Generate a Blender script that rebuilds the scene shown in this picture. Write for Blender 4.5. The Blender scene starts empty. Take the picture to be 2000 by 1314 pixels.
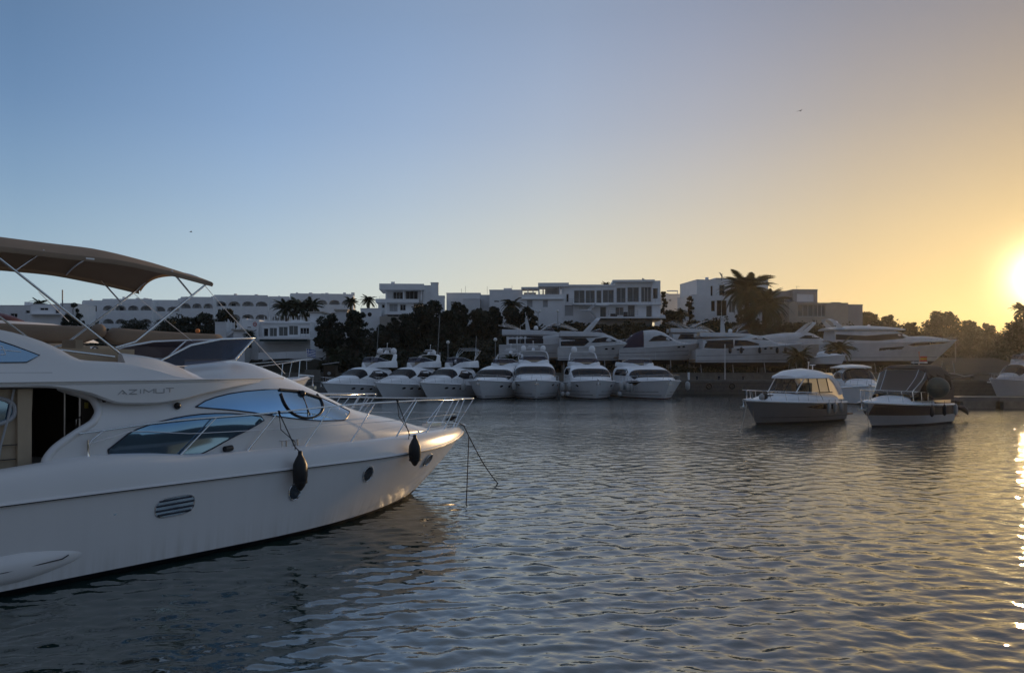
import bpy, math, random
import numpy as np
from mathutils import Vector, Matrix, Euler
random.seed(7); RNG = np.random.default_rng(7)
S = bpy.context.scene
COL = S.collection
# ------------------------------------------------------------------ camera, sky, sun, exposure
CAM_H = 3.4; FPX = 1600.0; HZ = 715.0
cam = bpy.data.cameras.new('camera'); camo = bpy.data.objects.new('camera', cam); COL.objects.link(camo)
camo.location = (0, 0, CAM_H); camo.rotation_euler = (math.pi/2, 0, 0)
cam.sensor_width = 36; cam.lens = 36*FPX/2000; cam.shift_y = (HZ-657)/2000
cam.clip_start = 0.1; cam.clip_end = 5000
S.camera = camo
SUN_AZ = math.radians(33.0); SUN_EL = math.radians(5.2)
SUN_DIR = Vector((math.sin(SUN_AZ)*math.cos(SUN_EL), math.cos(SUN_AZ)*math.cos(SUN_EL), math.sin(SUN_EL)))
W = bpy.data.worlds.new('World'); S.world = W; W.use_nodes = True
def build_world():
    nt = W.node_tree; N = nt.nodes; L = nt.links; N.clear()
    def math_(op, a, b=None, c=None, clamp=False):
        n = N.new('ShaderNodeMath'); n.operation = op; n.use_clamp = clamp
        for i, v in enumerate((a, b, c)):
            if v is None: continue
            if isinstance(v, (int, float)): n.inputs[i].default_value = v
            else: L.new(v, n.inputs[i])
        return n.outputs[0]
    geo = N.new('ShaderNodeTexCoord')
    sep = N.new('ShaderNodeSeparateXYZ'); L.new(geo.outputs['Generated'], sep.inputs[0])
    el = math_('ARCSINE', math_('MAXIMUM', math_('MINIMUM', sep.outputs[2], 1.0), 0.0))
    pos = math_('DIVIDE', el, math.pi/2)                       # 0 horizon, 1 zenith
    az = math_('ARCTAN2', sep.outputs[0], sep.outputs[1])       # from +Y towards +X
    d = math_('SUBTRACT', az, SUN_AZ)
    daz = math_('ARCCOSINE', math_('COSINE', d))                # 0..pi from the sun's azimuth
    prev = None
    for i, (deg, row) in enumerate(SKY_ROWS):
        r = N.new('ShaderNodeValToRGB'); r.color_ramp.interpolation = 'EASE' if False else 'B_SPLINE'
        els = r.color_ramp.elements
        stops = list(zip(SKY_EL, row)) + ([] if len(row) > len(SKY_EL) - 3 else [])
        while len(els) > 1: els.remove(els[0])
        els[0].position = stops[0][0]/90; els[0].color = (*stops[0][1], 1)
        for e_, c_ in stops[1:]:
            k = els.new(e_/90); k.color = (*c_, 1)
        L.new(pos, r.inputs[0])
        if prev is None: prev = r.outputs[0]
        else:
            m = N.new('ShaderNodeMapRange'); m.interpolation_type = 'SMOOTHSTEP' if deg > 70 else 'LINEAR'
            L.new(daz, m.inputs[0]); m.inputs[1].default_value = math.radians(SKY_ROWS[i-1][0]); m.inputs[2].default_value = math.radians(deg)
            x = N.new('ShaderNodeMix'); x.data_type = 'RGBA'; L.new(m.outputs[0], x.inputs[0]); L.new(prev, x.inputs[6]); L.new(r.outputs[0], x.inputs[7])
            prev = x.outputs[2]
    def add(a_, b_):
        m = N.new('ShaderNodeVectorMath'); m.operation = 'ADD'; L.new(a_, m.inputs[0]); L.new(b_, m.inputs[1]); return m.outputs[0]
    dot = N.new('ShaderNodeVectorMath'); dot.operation = 'DOT_PRODUCT'
    L.new(geo.outputs['Generated'], dot.inputs[0]); dot.inputs[1].default_value = SUN_DIR
    ang = math_('ARCCOSINE', math_('MINIMUM', dot.outputs['Value'], 1.0))
    c = prev
    for w_, p_, rgb in SKY_GLOWS:      # the aureole round the sun
        e = math_('EXPONENT', math_('MULTIPLY', math_('POWER', math_('DIVIDE', ang, w_), p_), -1.0))
        m = N.new('ShaderNodeVectorMath'); m.operation = 'SCALE'; m.inputs[0].default_value = rgb
        L.new(e, m.inputs['Scale']); c = add(c, m.outputs[0])
    bg = N.new('ShaderNodeBackground'); bg.inputs['Strength'].default_value = 1.0
    L.new(c, bg.inputs['Color'])
    # a little of the physical sky on top
    sky = N.new('ShaderNodeTexSky'); sky.sky_type = 'NISHITA'; sky.sun_disc = False
    sky.sun_elevation = SUN_EL; sky.sun_rotation = SUN_AZ; sky.dust_density = 1.0; sky.ozone_density = 2.0
    bg2 = N.new('ShaderNodeBackground'); L.new(sky.outputs[0], bg2.inputs['Color']); bg2.inputs['Strength'].default_value = 0.002
    ads = N.new('ShaderNodeAddShader'); L.new(bg.outputs[0], ads.inputs[0]); L.new(bg2.outputs[0], ads.inputs[1])
    out = N.new('ShaderNodeOutputWorld'); L.new(ads.outputs[0], out.inputs['Surface'])
SKY_EL = [0, 2, 4, 7, 11, 16, 23, 38, 60, 90]
UP = [(.18, .225, .30), (.16, .205, .29), (.155, .20, .285)]
SKY_ROWS = [
(0, [(1.0, 0.669, 0.199), (1.0, 0.687, 0.225), (0.982, 0.68, 0.249), (0.878, 0.634, 0.28), (0.688, 0.532, 0.31), (0.465, 0.396, 0.323), (0.267, 0.263, 0.302)] + UP),
(10, [(0.926, 0.657, 0.265), (0.932, 0.678, 0.296), (0.903, 0.676, 0.325), (0.811, 0.638, 0.362), (0.647, 0.548, 0.396), (0.455, 0.425, 0.408), (0.285, 0.303, 0.38)] + UP),
(20, [(0.856, 0.66, 0.347), (0.852, 0.68, 0.383), (0.819, 0.677, 0.416), (0.731, 0.641, 0.456), (0.585, 0.556, 0.489), (0.421, 0.442, 0.497), (0.282, 0.332, 0.455)] + UP),
(30, [(0.787, 0.667, 0.439), (0.769, 0.681, 0.478), (0.729, 0.674, 0.511), (0.641, 0.634, 0.549), (0.508, 0.549, 0.575), (0.368, 0.439, 0.569), (0.257, 0.34, 0.507)] + UP),
(40, [(0.715, 0.667, 0.525), (0.683, 0.671, 0.561), (0.633, 0.656, 0.59), (0.543, 0.607, 0.618), (0.421, 0.518, 0.627), (0.302, 0.411, 0.6), (0.215, 0.321, 0.516)] + UP),
(50, [(0.64, 0.651, 0.583), (0.593, 0.641, 0.609), (0.535, 0.615, 0.626), (0.443, 0.555, 0.637), (0.331, 0.46, 0.624), (0.231, 0.356, 0.573), (0.165, 0.274, 0.47)] + UP),
(64, [(0.529, 0.586, 0.57), (0.464, 0.555, 0.574), (0.399, 0.512, 0.571), (0.309, 0.438, 0.553), (0.215, 0.343, 0.509), (0.141, 0.249, 0.435), (0.096, 0.181, 0.327)] + UP),
(110, [(.27, .29, .32), (.25, .275, .31), (.23, .26, .30), (.20, .235, .29), (.17, .21, .285), (.15, .19, .28), (.14, .185, .28), (.145, .20, .31), (.15, .20, .29), (.155, .20, .285)]),
(180, [(.19, .19, .22), (.18, .185, .22), (.17, .18, .22), (.15, .17, .22), (.135, .16, .22), (.125, .155, .225), (.125, .16, .24), (.135, .185, .285), (.15, .20, .29), (.155, .20, .285)]),
]
SKY_ROWS = [(d_, [(r*(.84 if d_ < 15 else .90 if d_ < 25 else .96), g*(.82 if d_ < 15 else .89 if d_ < 25 else .96), b*(.81 if d_ < 15 else .90 if d_ < 25 else .95)) for r, g, b in row]) for d_, row in SKY_ROWS]
SKY_GLOWS = [(0.010, 1.0, (8, 7, 5)), (0.030, 2.0, (1.7, 1.35, .6)), (0.09, 1.3, (0.08, 0.06, 0.02))]
build_world()
sun = bpy.data.lights.new('sun', 'SUN'); sun.energy = 2.0; sun.angle = math.radians(0.53); sun.color = (1.0, 0.66, 0.34)
suno = bpy.data.objects.new('sun', sun); COL.objects.link(suno)
suno.rotation_euler = (-SUN_DIR).to_track_quat('-Z', 'Y').to_euler(); suno.location = SUN_DIR*300
V = S.view_settings; V.view_transform = 'Standard'; V.look = 'None'; V.exposure = 0.12; V.gamma = 1.0; V.use_curve_mapping = False
S.cycles.use_denoising = True
S.cycles.max_bounces = 8; S.cycles.transparent_max_bounces = 24
S.cycles.sample_clamp_indirect = 6.0; S.cycles.volume_bounces = 0
# ------------------------------------------------------------------ helpers
def tag(o, label=None, cat=None, group=None, kind=None):
    if label: o['label'] = label
    if cat: o['category'] = cat
    if group: o['group'] = group
    if kind: o['kind'] = kind
    return o
def thing(name, label, cat, loc=(0, 0, 0), rz=0.0, group=None):
    o = bpy.data.objects.new(name, None); COL.objects.link(o); o.empty_display_size = 0.3
    o.location = loc; o.rotation_euler = (0, 0, rz)
    return tag(o, label, cat, group)
def at(px, py, Y):          # the point at depth Y seen at a pixel of the photograph
    return ((px-1000)/FPX*Y, Y, CAM_H-(py-HZ)/FPX*Y)
class MB:
    def __init__(s): s.v = []; s.f = []
    def add(s, vs, fs):
        n = len(s.v); s.v += [tuple(map(float, p)) for p in vs]; s.f += [tuple(i+n for i in f) for f in fs]; return s
    def box(s, c, d, rz=0.0, taper=1.0):
        hx, hy, hz = d[0]/2, d[1]/2, d[2]/2; cs, sn = math.cos(rz), math.sin(rz); vs = []
        for z in (-1, 1):
            k = 1.0 if z < 0 else taper
            for x, y in ((-1, -1), (1, -1), (1, 1), (-1, 1)):
                X, Y = x*hx*k, y*hy*k
                vs.append((c[0]+X*cs-Y*sn, c[1]+X*sn+Y*cs, c[2]+z*hz))
        return s.add(vs, [(3, 2, 1, 0), (4, 5, 6, 7), (0, 1, 5, 4), (1, 2, 6, 5), (2, 3, 7, 6), (3, 0, 4, 7)])
    def tube(s, pts, r, n=8, cap=True):
        pts = [Vector(p) for p in pts]; rs = r if isinstance(r, (list, tuple)) else [r]*len(pts)
        rings = []; up = Vector((0.013, 0.021, 1))
        for i, p in enumerate(pts):
            d = (pts[min(i+1, len(pts)-1)]-pts[max(i-1, 0)])
            if d.length < 1e-9: d = Vector((0, 0, 1))
            d.normalize(); a = d.cross(up)
            if a.length < 1e-3: a = d.cross(Vector((1, 0, 0)))
            a.normalize(); b = d.cross(a)
            rings.append([p+(a*math.cos(t)+b*math.sin(t))*rs[i] for t in [2*math.pi*k/n for k in range(n)]])
        return s.loft(rings, True, cap)
    def loft(s, rings, closed=True, cap=False, flip=False):
        n = len(rings[0]); vs = [p for r in rings for p in r]; fs = []
        for i in range(len(rings)-1):
            for k in range(n if closed else n-1):
                a, b = i*n+k, i*n+(k+1) % n; q = (a, b, b+n, a+n)
                fs.append(q[::-1] if flip else q)
        if cap and closed:
            fs.append(tuple(range(n))[::-1]); m = (len(rings)-1)*n; fs.append(tuple(range(m, m+n)))
        return s.add(vs, fs)
    def lathe(s, prof, c=(0, 0, 0), n=16, axis='z', sx=1.0, sy=1.0):
        rings = []
        for r, z in prof:
            ring = []
            for k in range(n):
                t = 2*math.pi*k/n; x, y = r*math.cos(t)*sx, r*math.sin(t)*sy
                if axis == 'z': p = (c[0]+x, c[1]+y, c[2]+z)
                elif axis == 'x': p = (c[0]+z, c[1]+x, c[2]+y)
                else: p = (c[0]+x, c[1]+z, c[2]+y)
                ring.append(p)
            rings.append(ring)
        return s.loft(rings, True, True)
    def ball(s, c, r, n=12, m=8, sz=1.0):
        return s.lathe([(max(1e-3, r*math.sin(math.pi*i/m)), -r*sz*math.cos(math.pi*i/m)) for i in range(m+1)], c, n)
    def prism(s, poly, z0, z1):
        n = len(poly); vs = [(x, y, z0) for x, y in poly]+[(x, y, z1) for x, y in poly]
        return s.add(vs, [tuple(range(n))[::-1], tuple(range(n, 2*n))]+[(i, (i+1) % n, (i+1) % n+n, i+n) for i in range(n)])
    def build(s, name, mat, parent=None, smooth=None, **kw):
        me = bpy.data.meshes.new(name); me.from_pydata(s.v, [], s.f); me.materials.append(mat)
        if smooth is not None:
            me.shade_smooth(); me.set_sharp_from_angle(angle=math.radians(smooth))
        me.update()
        o = bpy.data.objects.new(name, me); COL.objects.link(o)
        if parent is not None: o.parent = parent
        tag(o, kw.get('label'), kw.get('cat'), kw.get('group'), kw.get('kind')); return o
def np_obj(name, v, f, mat, parent=None, smooth=False, **kw):       # big meshes from arrays; f is (n,3) or (n,4)
    me = bpy.data.meshes.new(name); nv, nf, k = len(v), len(f), f.shape[1]
    me.vertices.add(nv); me.vertices.foreach_set('co', np.asarray(v, np.float32).ravel())
    me.loops.add(nf*k); me.loops.foreach_set('vertex_index', np.asarray(f, np.int32).ravel())
    me.polygons.add(nf); me.polygons.foreach_set('loop_start', np.arange(nf, dtype=np.int32)*k)
    me.polygons.foreach_set('loop_total', np.full(nf, k, np.int32))
    me.update(calc_edges=True); me.materials.append(mat)
    if smooth: me.shade_smooth()
    o = bpy.data.objects.new(name, me); COL.objects.link(o)
    if parent is not None: o.parent = parent
    tag(o, kw.get('label'), kw.get('cat'), kw.get('group'), kw.get('kind')); return o
def copy_tree(o, parent=None, skip=()):
    c = o.copy(); COL.objects.link(c); c.parent = parent
    for ch in o.children:
        if ch.name.split('.')[0] not in skip: copy_tree(ch, c, skip)
    return c
def interp(x, tab):
    xs = [t[0] for t in tab]; return tuple(float(np.interp(x, xs, [t[i] for t in tab])) for i in range(1, len(tab[0])))
def smoothi(x, tab):        # smooth (monotone cubic) interpolation of a table
    n = len(tab)
    if x <= tab[0][0]: return tab[0][1]
    if x >= tab[-1][0]: return tab[-1][1]
    i = max(k for k in range(n-1) if tab[k][0] <= x)
    def sl(k): return (tab[k+1][1]-tab[k][1])/(tab[k+1][0]-tab[k][0])
    def m(k):
        if k == 0: return sl(0)
        if k == n-1: return sl(n-2)
        a, b = sl(k-1), sl(k)
        return 0.0 if a*b <= 0 else 2*a*b/(a+b)
    h = tab[i+1][0]-tab[i][0]; t = (x-tab[i][0])/h
    return ((2*t**3-3*t**2+1)*tab[i][1]+(t**3-2*t**2+t)*h*m(i)+(-2*t**3+3*t**2)*tab[i+1][1]+(t**3-t**2)*h*m(i+1))
# ------------------------------------------------------------------ materials
def mat(name, col, rough=0.5, metal=0.0, ior=1.45, var=0.12, scale=3.0, bump=0.0, bscale=20.0, coat=0.0, spec=None, stretch=(1, 1, 1), trans=0.0, alpha=None, var2=None):
    m = bpy.data.materials.new(name); m.use_nodes = True; nt = m.node_tree; N = nt.nodes; L = nt.links
    b = N['Principled BSDF']; b.inputs['Roughness'].default_value = rough; b.inputs['Metallic'].default_value = metal
    b.inputs['IOR'].default_value = ior; b.inputs['Coat Weight'].default_value = coat
    if trans: b.inputs['Transmission Weight'].default_value = trans
    if alpha is not None: b.inputs['Alpha'].default_value = alpha
    tc = N.new('ShaderNodeTexCoord'); mp = N.new('ShaderNodeMapping'); mp.inputs['Scale'].default_value = stretch
    L.new(tc.outputs['Object'], mp.inputs[0])
    nz = N.new('ShaderNodeTexNoise'); nz.inputs['Scale'].default_value = scale; nz.inputs['Detail'].default_value = 5
    L.new(mp.outputs[0], nz.inputs[0])
    mx = N.new('ShaderNodeMix'); mx.data_type = 'RGBA'; L.new(nz.outputs[0], mx.inputs[0])
    c0 = tuple(x*(1-var) for x in col); c1 = var2 if var2 else tuple(min(1, x*(1+var)) for x in col)
    mx.inputs[6].default_value = (*c0, 1); mx.inputs[7].default_value = (*c1, 1); L.new(mx.outputs[2], b.inputs['Base Color'])
    if bump:
        n2 = N.new('ShaderNodeTexNoise'); n2.inputs['Scale'].default_value = bscale; n2.inputs['Detail'].default_value = 4
        L.new(mp.outputs[0], n2.inputs[0]); bp = N.new('ShaderNodeBump'); bp.inputs['Strength'].default_value = bump
        bp.inputs['Distance'].default_value = 0.02
        L.new(n2.outputs[0], bp.inputs['Height']); L.new(bp.outputs[0], b.inputs['Normal'])
    return m
M = {}
M['gel'] = mat('white_gelcoat', (.70, .70, .70), .28, var=.05, scale=1.3, coat=.1, bump=.02, bscale=1.2)
M['gel_far'] = mat('weathered_gelcoat', (.80, .81, .82), .3, var=.1, scale=1.5)
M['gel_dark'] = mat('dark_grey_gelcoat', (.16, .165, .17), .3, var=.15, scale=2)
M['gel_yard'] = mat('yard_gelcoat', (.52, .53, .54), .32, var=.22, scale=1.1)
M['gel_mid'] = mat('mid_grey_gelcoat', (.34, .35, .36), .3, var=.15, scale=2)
M['gel_grey'] = mat('grey_gelcoat', (.42, .43, .45), .35, var=.1, scale=2)
M['deck'] = mat('deck_nonslip', (.62, .61, .58), .6, var=.12, scale=8, bump=.1, bscale=120)
M['teak'] = mat('teak', (.25, .15, .08), .6, var=.3, scale=6, stretch=(1, 12, 1))
M['glass'] = mat('tinted_glass', (.006, .008, .012), .04, ior=1.6, var=.1)
M['glass_blue'] = mat('reflective_glass', (.30, .45, .60), .06, metal=.85, var=.06, scale=.8)
M['glass_dark'] = mat('dark_window', (.008, .010, .014), .12, ior=1.3, var=.3, scale=4)
M['steel'] = mat('stainless_steel', (.72, .72, .72), .13, metal=1.0, var=.05)
M['rubber'] = mat('black_rubber', (.015, .015, .017), .45, var=.3, scale=6)
M['black'] = mat('black_plastic', (.012, .012, .014), .35, var=.2)
M['fender'] = mat('fender_vinyl', (.35, .36, .36), .5, var=.25, scale=5)
M['navy'] = mat('navy_stripe', (.01, .013, .03), .3, var=.1)
M['antifoul'] = mat('antifouling_paint', (.012, .014, .02), .6, var=.4, scale=3)
M['antifoul_red'] = mat('red_antifouling', (.12, .02, .015), .6, var=.4, scale=3)
M['canvas'] = mat('brown_canvas', (.27, .205, .15), .9, var=.15, scale=4, bump=.15, bscale=60)
M['canvas_dark'] = mat('dark_canvas', (.03, .03, .035), .85, var=.2, scale=4)
M['canvas_blue'] = mat('navy_canvas', (.025, .02, .05), .85, var=.2, scale=4)
M['beige'] = mat('beige_upholstery', (.42, .33, .23), .7, var=.12, scale=4, bump=.05, bscale=20)
M['rope'] = mat('rope', (.03, .03, .035), .9, var=.3, scale=30)
M['rope_light'] = mat('pale_rope', (.30, .27, .22), .9, var=.3, scale=30)
M['maroon'] = mat('maroon_cover', (.07, .015, .02), .5, var=.2)
M['teal'] = mat('dark_teal_cover', (.02, .055, .06), .6, var=.3, scale=3, bump=.3, bscale=5)
M['wall'] = mat('white_render', (.78, .79, .80), .85, var=.12, scale=.6, bump=.2, bscale=6)
M['wall2'] = mat('aged_render', (.66, .67, .68), .9, var=.16, scale=.5, bump=.2, bscale=5)
M['wall_grey'] = mat('grey_render', (.30, .30, .31), .9, var=.15, scale=.6)
M['wall_tan'] = mat('tan_render', (.40, .36, .31), .9, var=.2, scale=.6)
M['stone'] = mat('dark_stone', (.16, .15, .13), .95, var=.4, scale=2, bump=.6, bscale=4)
M['quay'] = mat('quay_concrete', (.13, .13, .125), .9, var=.35, scale=.7, bump=.4, bscale=4)
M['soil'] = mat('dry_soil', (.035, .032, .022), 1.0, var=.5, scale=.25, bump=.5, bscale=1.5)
M['leaf'] = mat('dark_leaf', (.016, .024, .011), .6, var=.55, scale=.5)
M['leaf2'] = mat('olive_leaf', (.026, .029, .013), .65, var=.5, scale=.5)
M['leaf3'] = mat('pine_leaf', (.012, .020, .010), .7, var=.5, scale=.5)
M['palm'] = mat('palm_frond', (.030, .042, .016), .5, var=.4, scale=1)
M['bark'] = mat('bark', (.06, .045, .03), .95, var=.4, scale=4, bump=.5, bscale=8)
M['globe'] = mat('globe_glass', (.75, .74, .70), .3, var=.03)
M['pole'] = mat('grey_pole', (.25, .26, .27), .5, var=.2)
M['frame'] = mat('window_frame', (.55, .56, .57), .5, var=.1)
M['shutter'] = mat('closed_blind', (.38, .39, .40), .7, var=.15, scale=1)
M['red'] = mat('red_paint', (.45, .03, .025), .5, var=.1)
M['orange'] = mat('orange_paint', (.7, .22, .05), .5, var=.1)
M['white'] = mat('white_paint', (.8, .8, .8), .5, var=.04)
M['skin'] = mat('skin', (.45, .27, .18), .6)
def add_translucent(m, w, col):
    nt = m.node_tree; N = nt.nodes; L = nt.links; b = N['Principled BSDF']; t = N.new('ShaderNodeBsdfTranslucent'); t.inputs[0].default_value = (*col, 1)
    mx = N.new('ShaderNodeMixShader'); mx.inputs[0].default_value = w; L.new(b.outputs[0], mx.inputs[1]); L.new(t.outputs[0], mx.inputs[2]); L.new(mx.outputs[0], N['Material Output'].inputs[0])
add_translucent(M['canvas'], .16, (.42, .27, .15))
for k_ in ('palm', 'leaf', 'leaf2', 'leaf3'): add_translucent(M[k_], .12, (.04, .045, .012))

def stained_hull():
    m = mat('stained_gelcoat', (.70, .70, .70), .24, var=.05, scale=.7, coat=.15, bump=.03, bscale=.9); nt = m.node_tree; N = nt.nodes; L = nt.links; b = N['Principled BSDF']
    src = b.inputs['Base Color'].links[0].from_socket; tc = N.new('ShaderNodeTexCoord'); sp = N.new('ShaderNodeSeparateXYZ'); L.new(tc.outputs['Object'], sp.inputs[0])
    mp = N.new('ShaderNodeMapping'); mp.inputs['Scale'].default_value = (7, 1, .35); L.new(tc.outputs['Object'], mp.inputs[0])
    nz = N.new('ShaderNodeTexNoise'); nz.inputs['Scale'].default_value = 1.0; nz.inputs['Detail'].default_value = 6; L.new(mp.outputs[0], nz.inputs[0])
    r = N.new('ShaderNodeMapRange'); L.new(sp.outputs[2], r.inputs[0]); r.inputs[1].default_value = .10; r.inputs[2].default_value = .55; r.inputs[3].default_value = 1.0; r.inputs[4].default_value = .12
    mu = N.new('ShaderNodeMath'); mu.operation = 'MULTIPLY'; L.new(r.outputs[0], mu.inputs[0])
    st = N.new('ShaderNodeMapRange'); L.new(nz.outputs[0], st.inputs[0]); st.inputs[1].default_value = .42; st.inputs[2].default_value = .75; st.inputs[3].default_value = 0.0; st.inputs[4].default_value = .38; L.new(st.outputs[0], mu.inputs[1])
    x = N.new('ShaderNodeMix'); x.data_type = 'RGBA'; L.new(mu.outputs[0], x.inputs[0]); L.new(src, x.inputs[6]); x.inputs[7].default_value = (.30, .27, .20, 1); L.new(x.outputs[2], b.inputs['Base Color'])
    return m
M['hull_near'] = stained_hull()
# ------------------------------------------------------------------ the harbour water
def water_material():
    m = bpy.data.materials.new('harbour_water'); m.use_nodes = True; nt = m.node_tree; N = nt.nodes; L = nt.links
    b = N['Principled BSDF']; b.inputs['Base Color'].default_value = (.012, .030, .028, 1)
    b.inputs['Roughness'].default_value = .035; b.inputs['IOR'].default_value = 1.9; b.inputs['Specular IOR Level'].default_value = 1.0
    geo = N.new('ShaderNodeNewGeometry')
    def noise(scale, stretch, rot, detail, rough=.55):
        mp = N.new('ShaderNodeMapping'); mp.inputs['Scale'].default_value = stretch; mp.inputs['Rotation'].default_value = (0, 0, rot)
        L.new(geo.outputs['Position'], mp.inputs[0])
        n = N.new('ShaderNodeTexNoise'); n.inputs['Scale'].default_value = scale; n.inputs['Detail'].default_value = detail
        n.inputs['Roughness'].default_value = rough; L.new(mp.outputs[0], n.inputs[0]); return n.outputs[0]
    # bump raised with depth from camera, replacing faded far waves, varied in patches
    sp = N.new('ShaderNodeSeparateXYZ'); L.new(geo.outputs['Position'], sp.inputs[0])
    mr = N.new('ShaderNodeMapRange'); L.new(sp.outputs[1], mr.inputs[0]); mr.inputs[1].default_value = 22; mr.inputs[2].default_value = 48; mr.inputs[3].default_value = .8; mr.inputs[4].default_value = 2.6
    pt = noise(.05, (.6, 1.6, 1), .2, 2); pm = N.new('ShaderNodeMapRange'); L.new(pt, pm.inputs[0]); pm.inputs[1].default_value = .35; pm.inputs[2].default_value = .65; pm.inputs[3].default_value = .65; pm.inputs[4].default_value = 1.25
    depth_gain = N.new('ShaderNodeMath'); depth_gain.operation = 'MULTIPLY'; L.new(mr.outputs[0], depth_gain.inputs[0]); L.new(pm.outputs[0], depth_gain.inputs[1])
    last = None
    for sc, st, rot, de, amp in WATER_BUMPS:
        bp = N.new('ShaderNodeBump'); bp.inputs['Strength'].default_value = 1.0; bp.inputs['Distance'].default_value = amp
        hm = N.new('ShaderNodeMath'); hm.operation = 'MULTIPLY'; L.new(noise(sc, st, rot, de), hm.inputs[0]); L.new(depth_gain.outputs[0], hm.inputs[1]); L.new(hm.outputs[0], bp.inputs['Height'])
        if last: L.new(last, bp.inputs['Normal'])
        last = bp.outputs[0]
    L.new(last, b.inputs['Normal']); return m
WATER_BUMPS = [(1.3, (.6, 1, 1), .25, 2, .020), (3.6, (.75, 1, 1), -.25, 3, .017), (9.0, (.8, 1, 1), .4, 1, .0035)]
def build_water():
    nr, na = 1300, 620
    r = 4.5*(420/4.5)**(np.linspace(0, 1, nr)); a = np.radians(np.linspace(-47, 47, na))
    R, A = np.meshgrid(r, a, indexing='ij'); X = R*np.sin(A); Y = R*np.cos(A); Z = np.zeros_like(X)
    dX = np.zeros_like(X)
    rng = np.random.default_rng(3)
    spacing = R*math.log(420/4.5)/nr
    # calm and ruffled patches
    patch = .78+.22*np.sin(X*.11+1.7*np.sin(Y*.07)+.5)*np.sin(Y*.09+1.1*np.sin(X*.05))
    for i in range(84):
        lam = .15*(1.05/.15)**rng.random(); k = 2*math.pi/lam
        th = math.radians(90+rng.normal(9, 34)); kx, ky = k*math.cos(th), k*math.sin(th)
        amp = WAVE_SLOPE/k*(.6+.8*rng.random())*(1.0 if lam < 1.2 else .55)
        w = np.clip((lam/spacing-3.0)/3.0, 0, 1)
        ph = rng.random()*6.28
        warp = .35*np.sin(X*.31*(1+.2*math.sin(i))+i)+.3*np.sin(Y*.27+i*1.7)+.25*np.sin((X+Y)*.9+i*2.3)
        arg = kx*X+ky*Y+ph+warp*1.6
        Z += w*amp*np.sin(arg)*patch
    Z += .03*0
    v = np.stack([X, Y, Z], -1).reshape(-1, 3)
    i = np.arange(nr-1)[:, None]*na+np.arange(na-1)[None]; i = i.ravel()
    f = np.stack([i, i+na, i+na+1, i+1], -1)
    m = water_material()
    np_obj('water', v, f, m, smooth=True, kind='structure')
WAVE_SLOPE = .0175
build_water()
# ------------------------------------------------------------------ the big near yacht (local frame: x forward, y to port, z up, waterline z = 0)
NEAR_O = (-9.12, 13.26, 0.0); NEAR_RZ = math.radians(53)
def sgnpow(x, p): return math.copysign(abs(x)**p, x)
class Body:         # superellipse body: analytic surface, so that windows can be laid on it
    def __init__(s, zd, zt, wd, n, side=1): s.zd, s.zt, s.wd, s.n = zd, zt, wd, n
    def v(s, u, z):
        zd, zt, w, n = s.zd(u), s.zt(u), s.wd(u), s.n(u)
        f = min(1, max(0, (z-zd)/max(1e-4, zt-zd))); return w*(1-f**n)**(1/n)
    def pt(s, u, ph, off=0.0):      # ph 0 starboard edge .. pi port edge
        zd, zt, w, n = s.zd(u), s.zt(u), s.wd(u), s.n(u)
        return (u, -sgnpow(math.cos(ph), 2/n)*(w+off), zd+(zt-zd+off)*max(0, math.sin(ph))**(2/n))
    def mesh(s, us, m=28):
        b = MB(); b.loft([[s.pt(u, math.pi*k/m) for k in range(m+1)] for u in us], False, flip=True); return b
def outline_patch(poly, vf, off, thick=.03, step=.10, sides=(1,)):   # a traced side outline laid on the surface v = vf(u, z)
    from mathutils.geometry import delaunay_2d_cdt
    pts = []; n = len(poly)
    for i in range(n):
        a, b = Vector(poly[i]), Vector(poly[(i+1) % n]); k = max(1, int((b-a).length/step))
        pts += [tuple(a.lerp(b, j/k)) for j in range(k)]
    nb = len(pts); xs = [p[0] for p in pts]; zs = [p[1] for p in pts]
    def inside(x, z):
        c = False; j = nb-1
        for i in range(nb):
            if (pts[i][1] > z) != (pts[j][1] > z) and x < (pts[j][0]-pts[i][0])*(z-pts[i][1])/(pts[j][1]-pts[i][1])+pts[i][0]: c = not c
            j = i
        return c
    allp = list(pts); x = min(xs)+step/2
    while x < max(xs):
        z = min(zs)+step/2
        while z < max(zs):
            if inside(x, z) and min((x-p[0])**2+(z-p[1])**2 for p in pts) > (step*.35)**2: allp.append((x, z))
            z += step
        x += step
    vs, _, fs, *_ = delaunay_2d_cdt([Vector(p) for p in allp], [(i, (i+1) % nb) for i in range(nb)], [], 0, 1e-6)
    fs = [f for f in fs if inside(sum(vs[i][0] for i in f)/len(f), sum(vs[i][1] for i in f)/len(f))]
    b = MB()
    for sd in sides:
        front = [(p[0], -sd*(vf(p[0], p[1])+off), p[1]) for p in vs]; back = [(q[0], q[1]+sd*thick, q[2]) for q in front]; N = len(vs)
        F = [tuple(f) for f in fs]+[tuple(i+N for i in f[::-1]) for f in fs]
        cnt = {}
        for f in fs:
            for i in range(len(f)): cnt[(f[i], f[(i+1) % len(f)])] = 1
        for (p, q) in cnt:
            if (q, p) not in cnt: F.append((q, p, p+N, q+N))
        if sd < 0: F = [f[::-1] for f in F]
        b.add(front+back, F)
    return b
def smooth_poly(poly, it=2):
    for _ in range(it):
        out = []
        for i in range(len(poly)):
            a, b = poly[i], poly[(i+1) % len(poly)]
            out += [(a[0]*.75+b[0]*.25, a[1]*.75+b[1]*.25), (a[0]*.25+b[0]*.75, a[1]*.25+b[1]*.75)]
        poly = out
    return poly
def edge_tube(b, poly, vf, off, r, closed=True, sides=(1,), n=6):
    P = poly+[poly[0]] if closed else poly
    for sd in sides: b.tube([(u, -sd*(vf(u, z)+off), z) for u, z in P], r, n)
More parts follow.
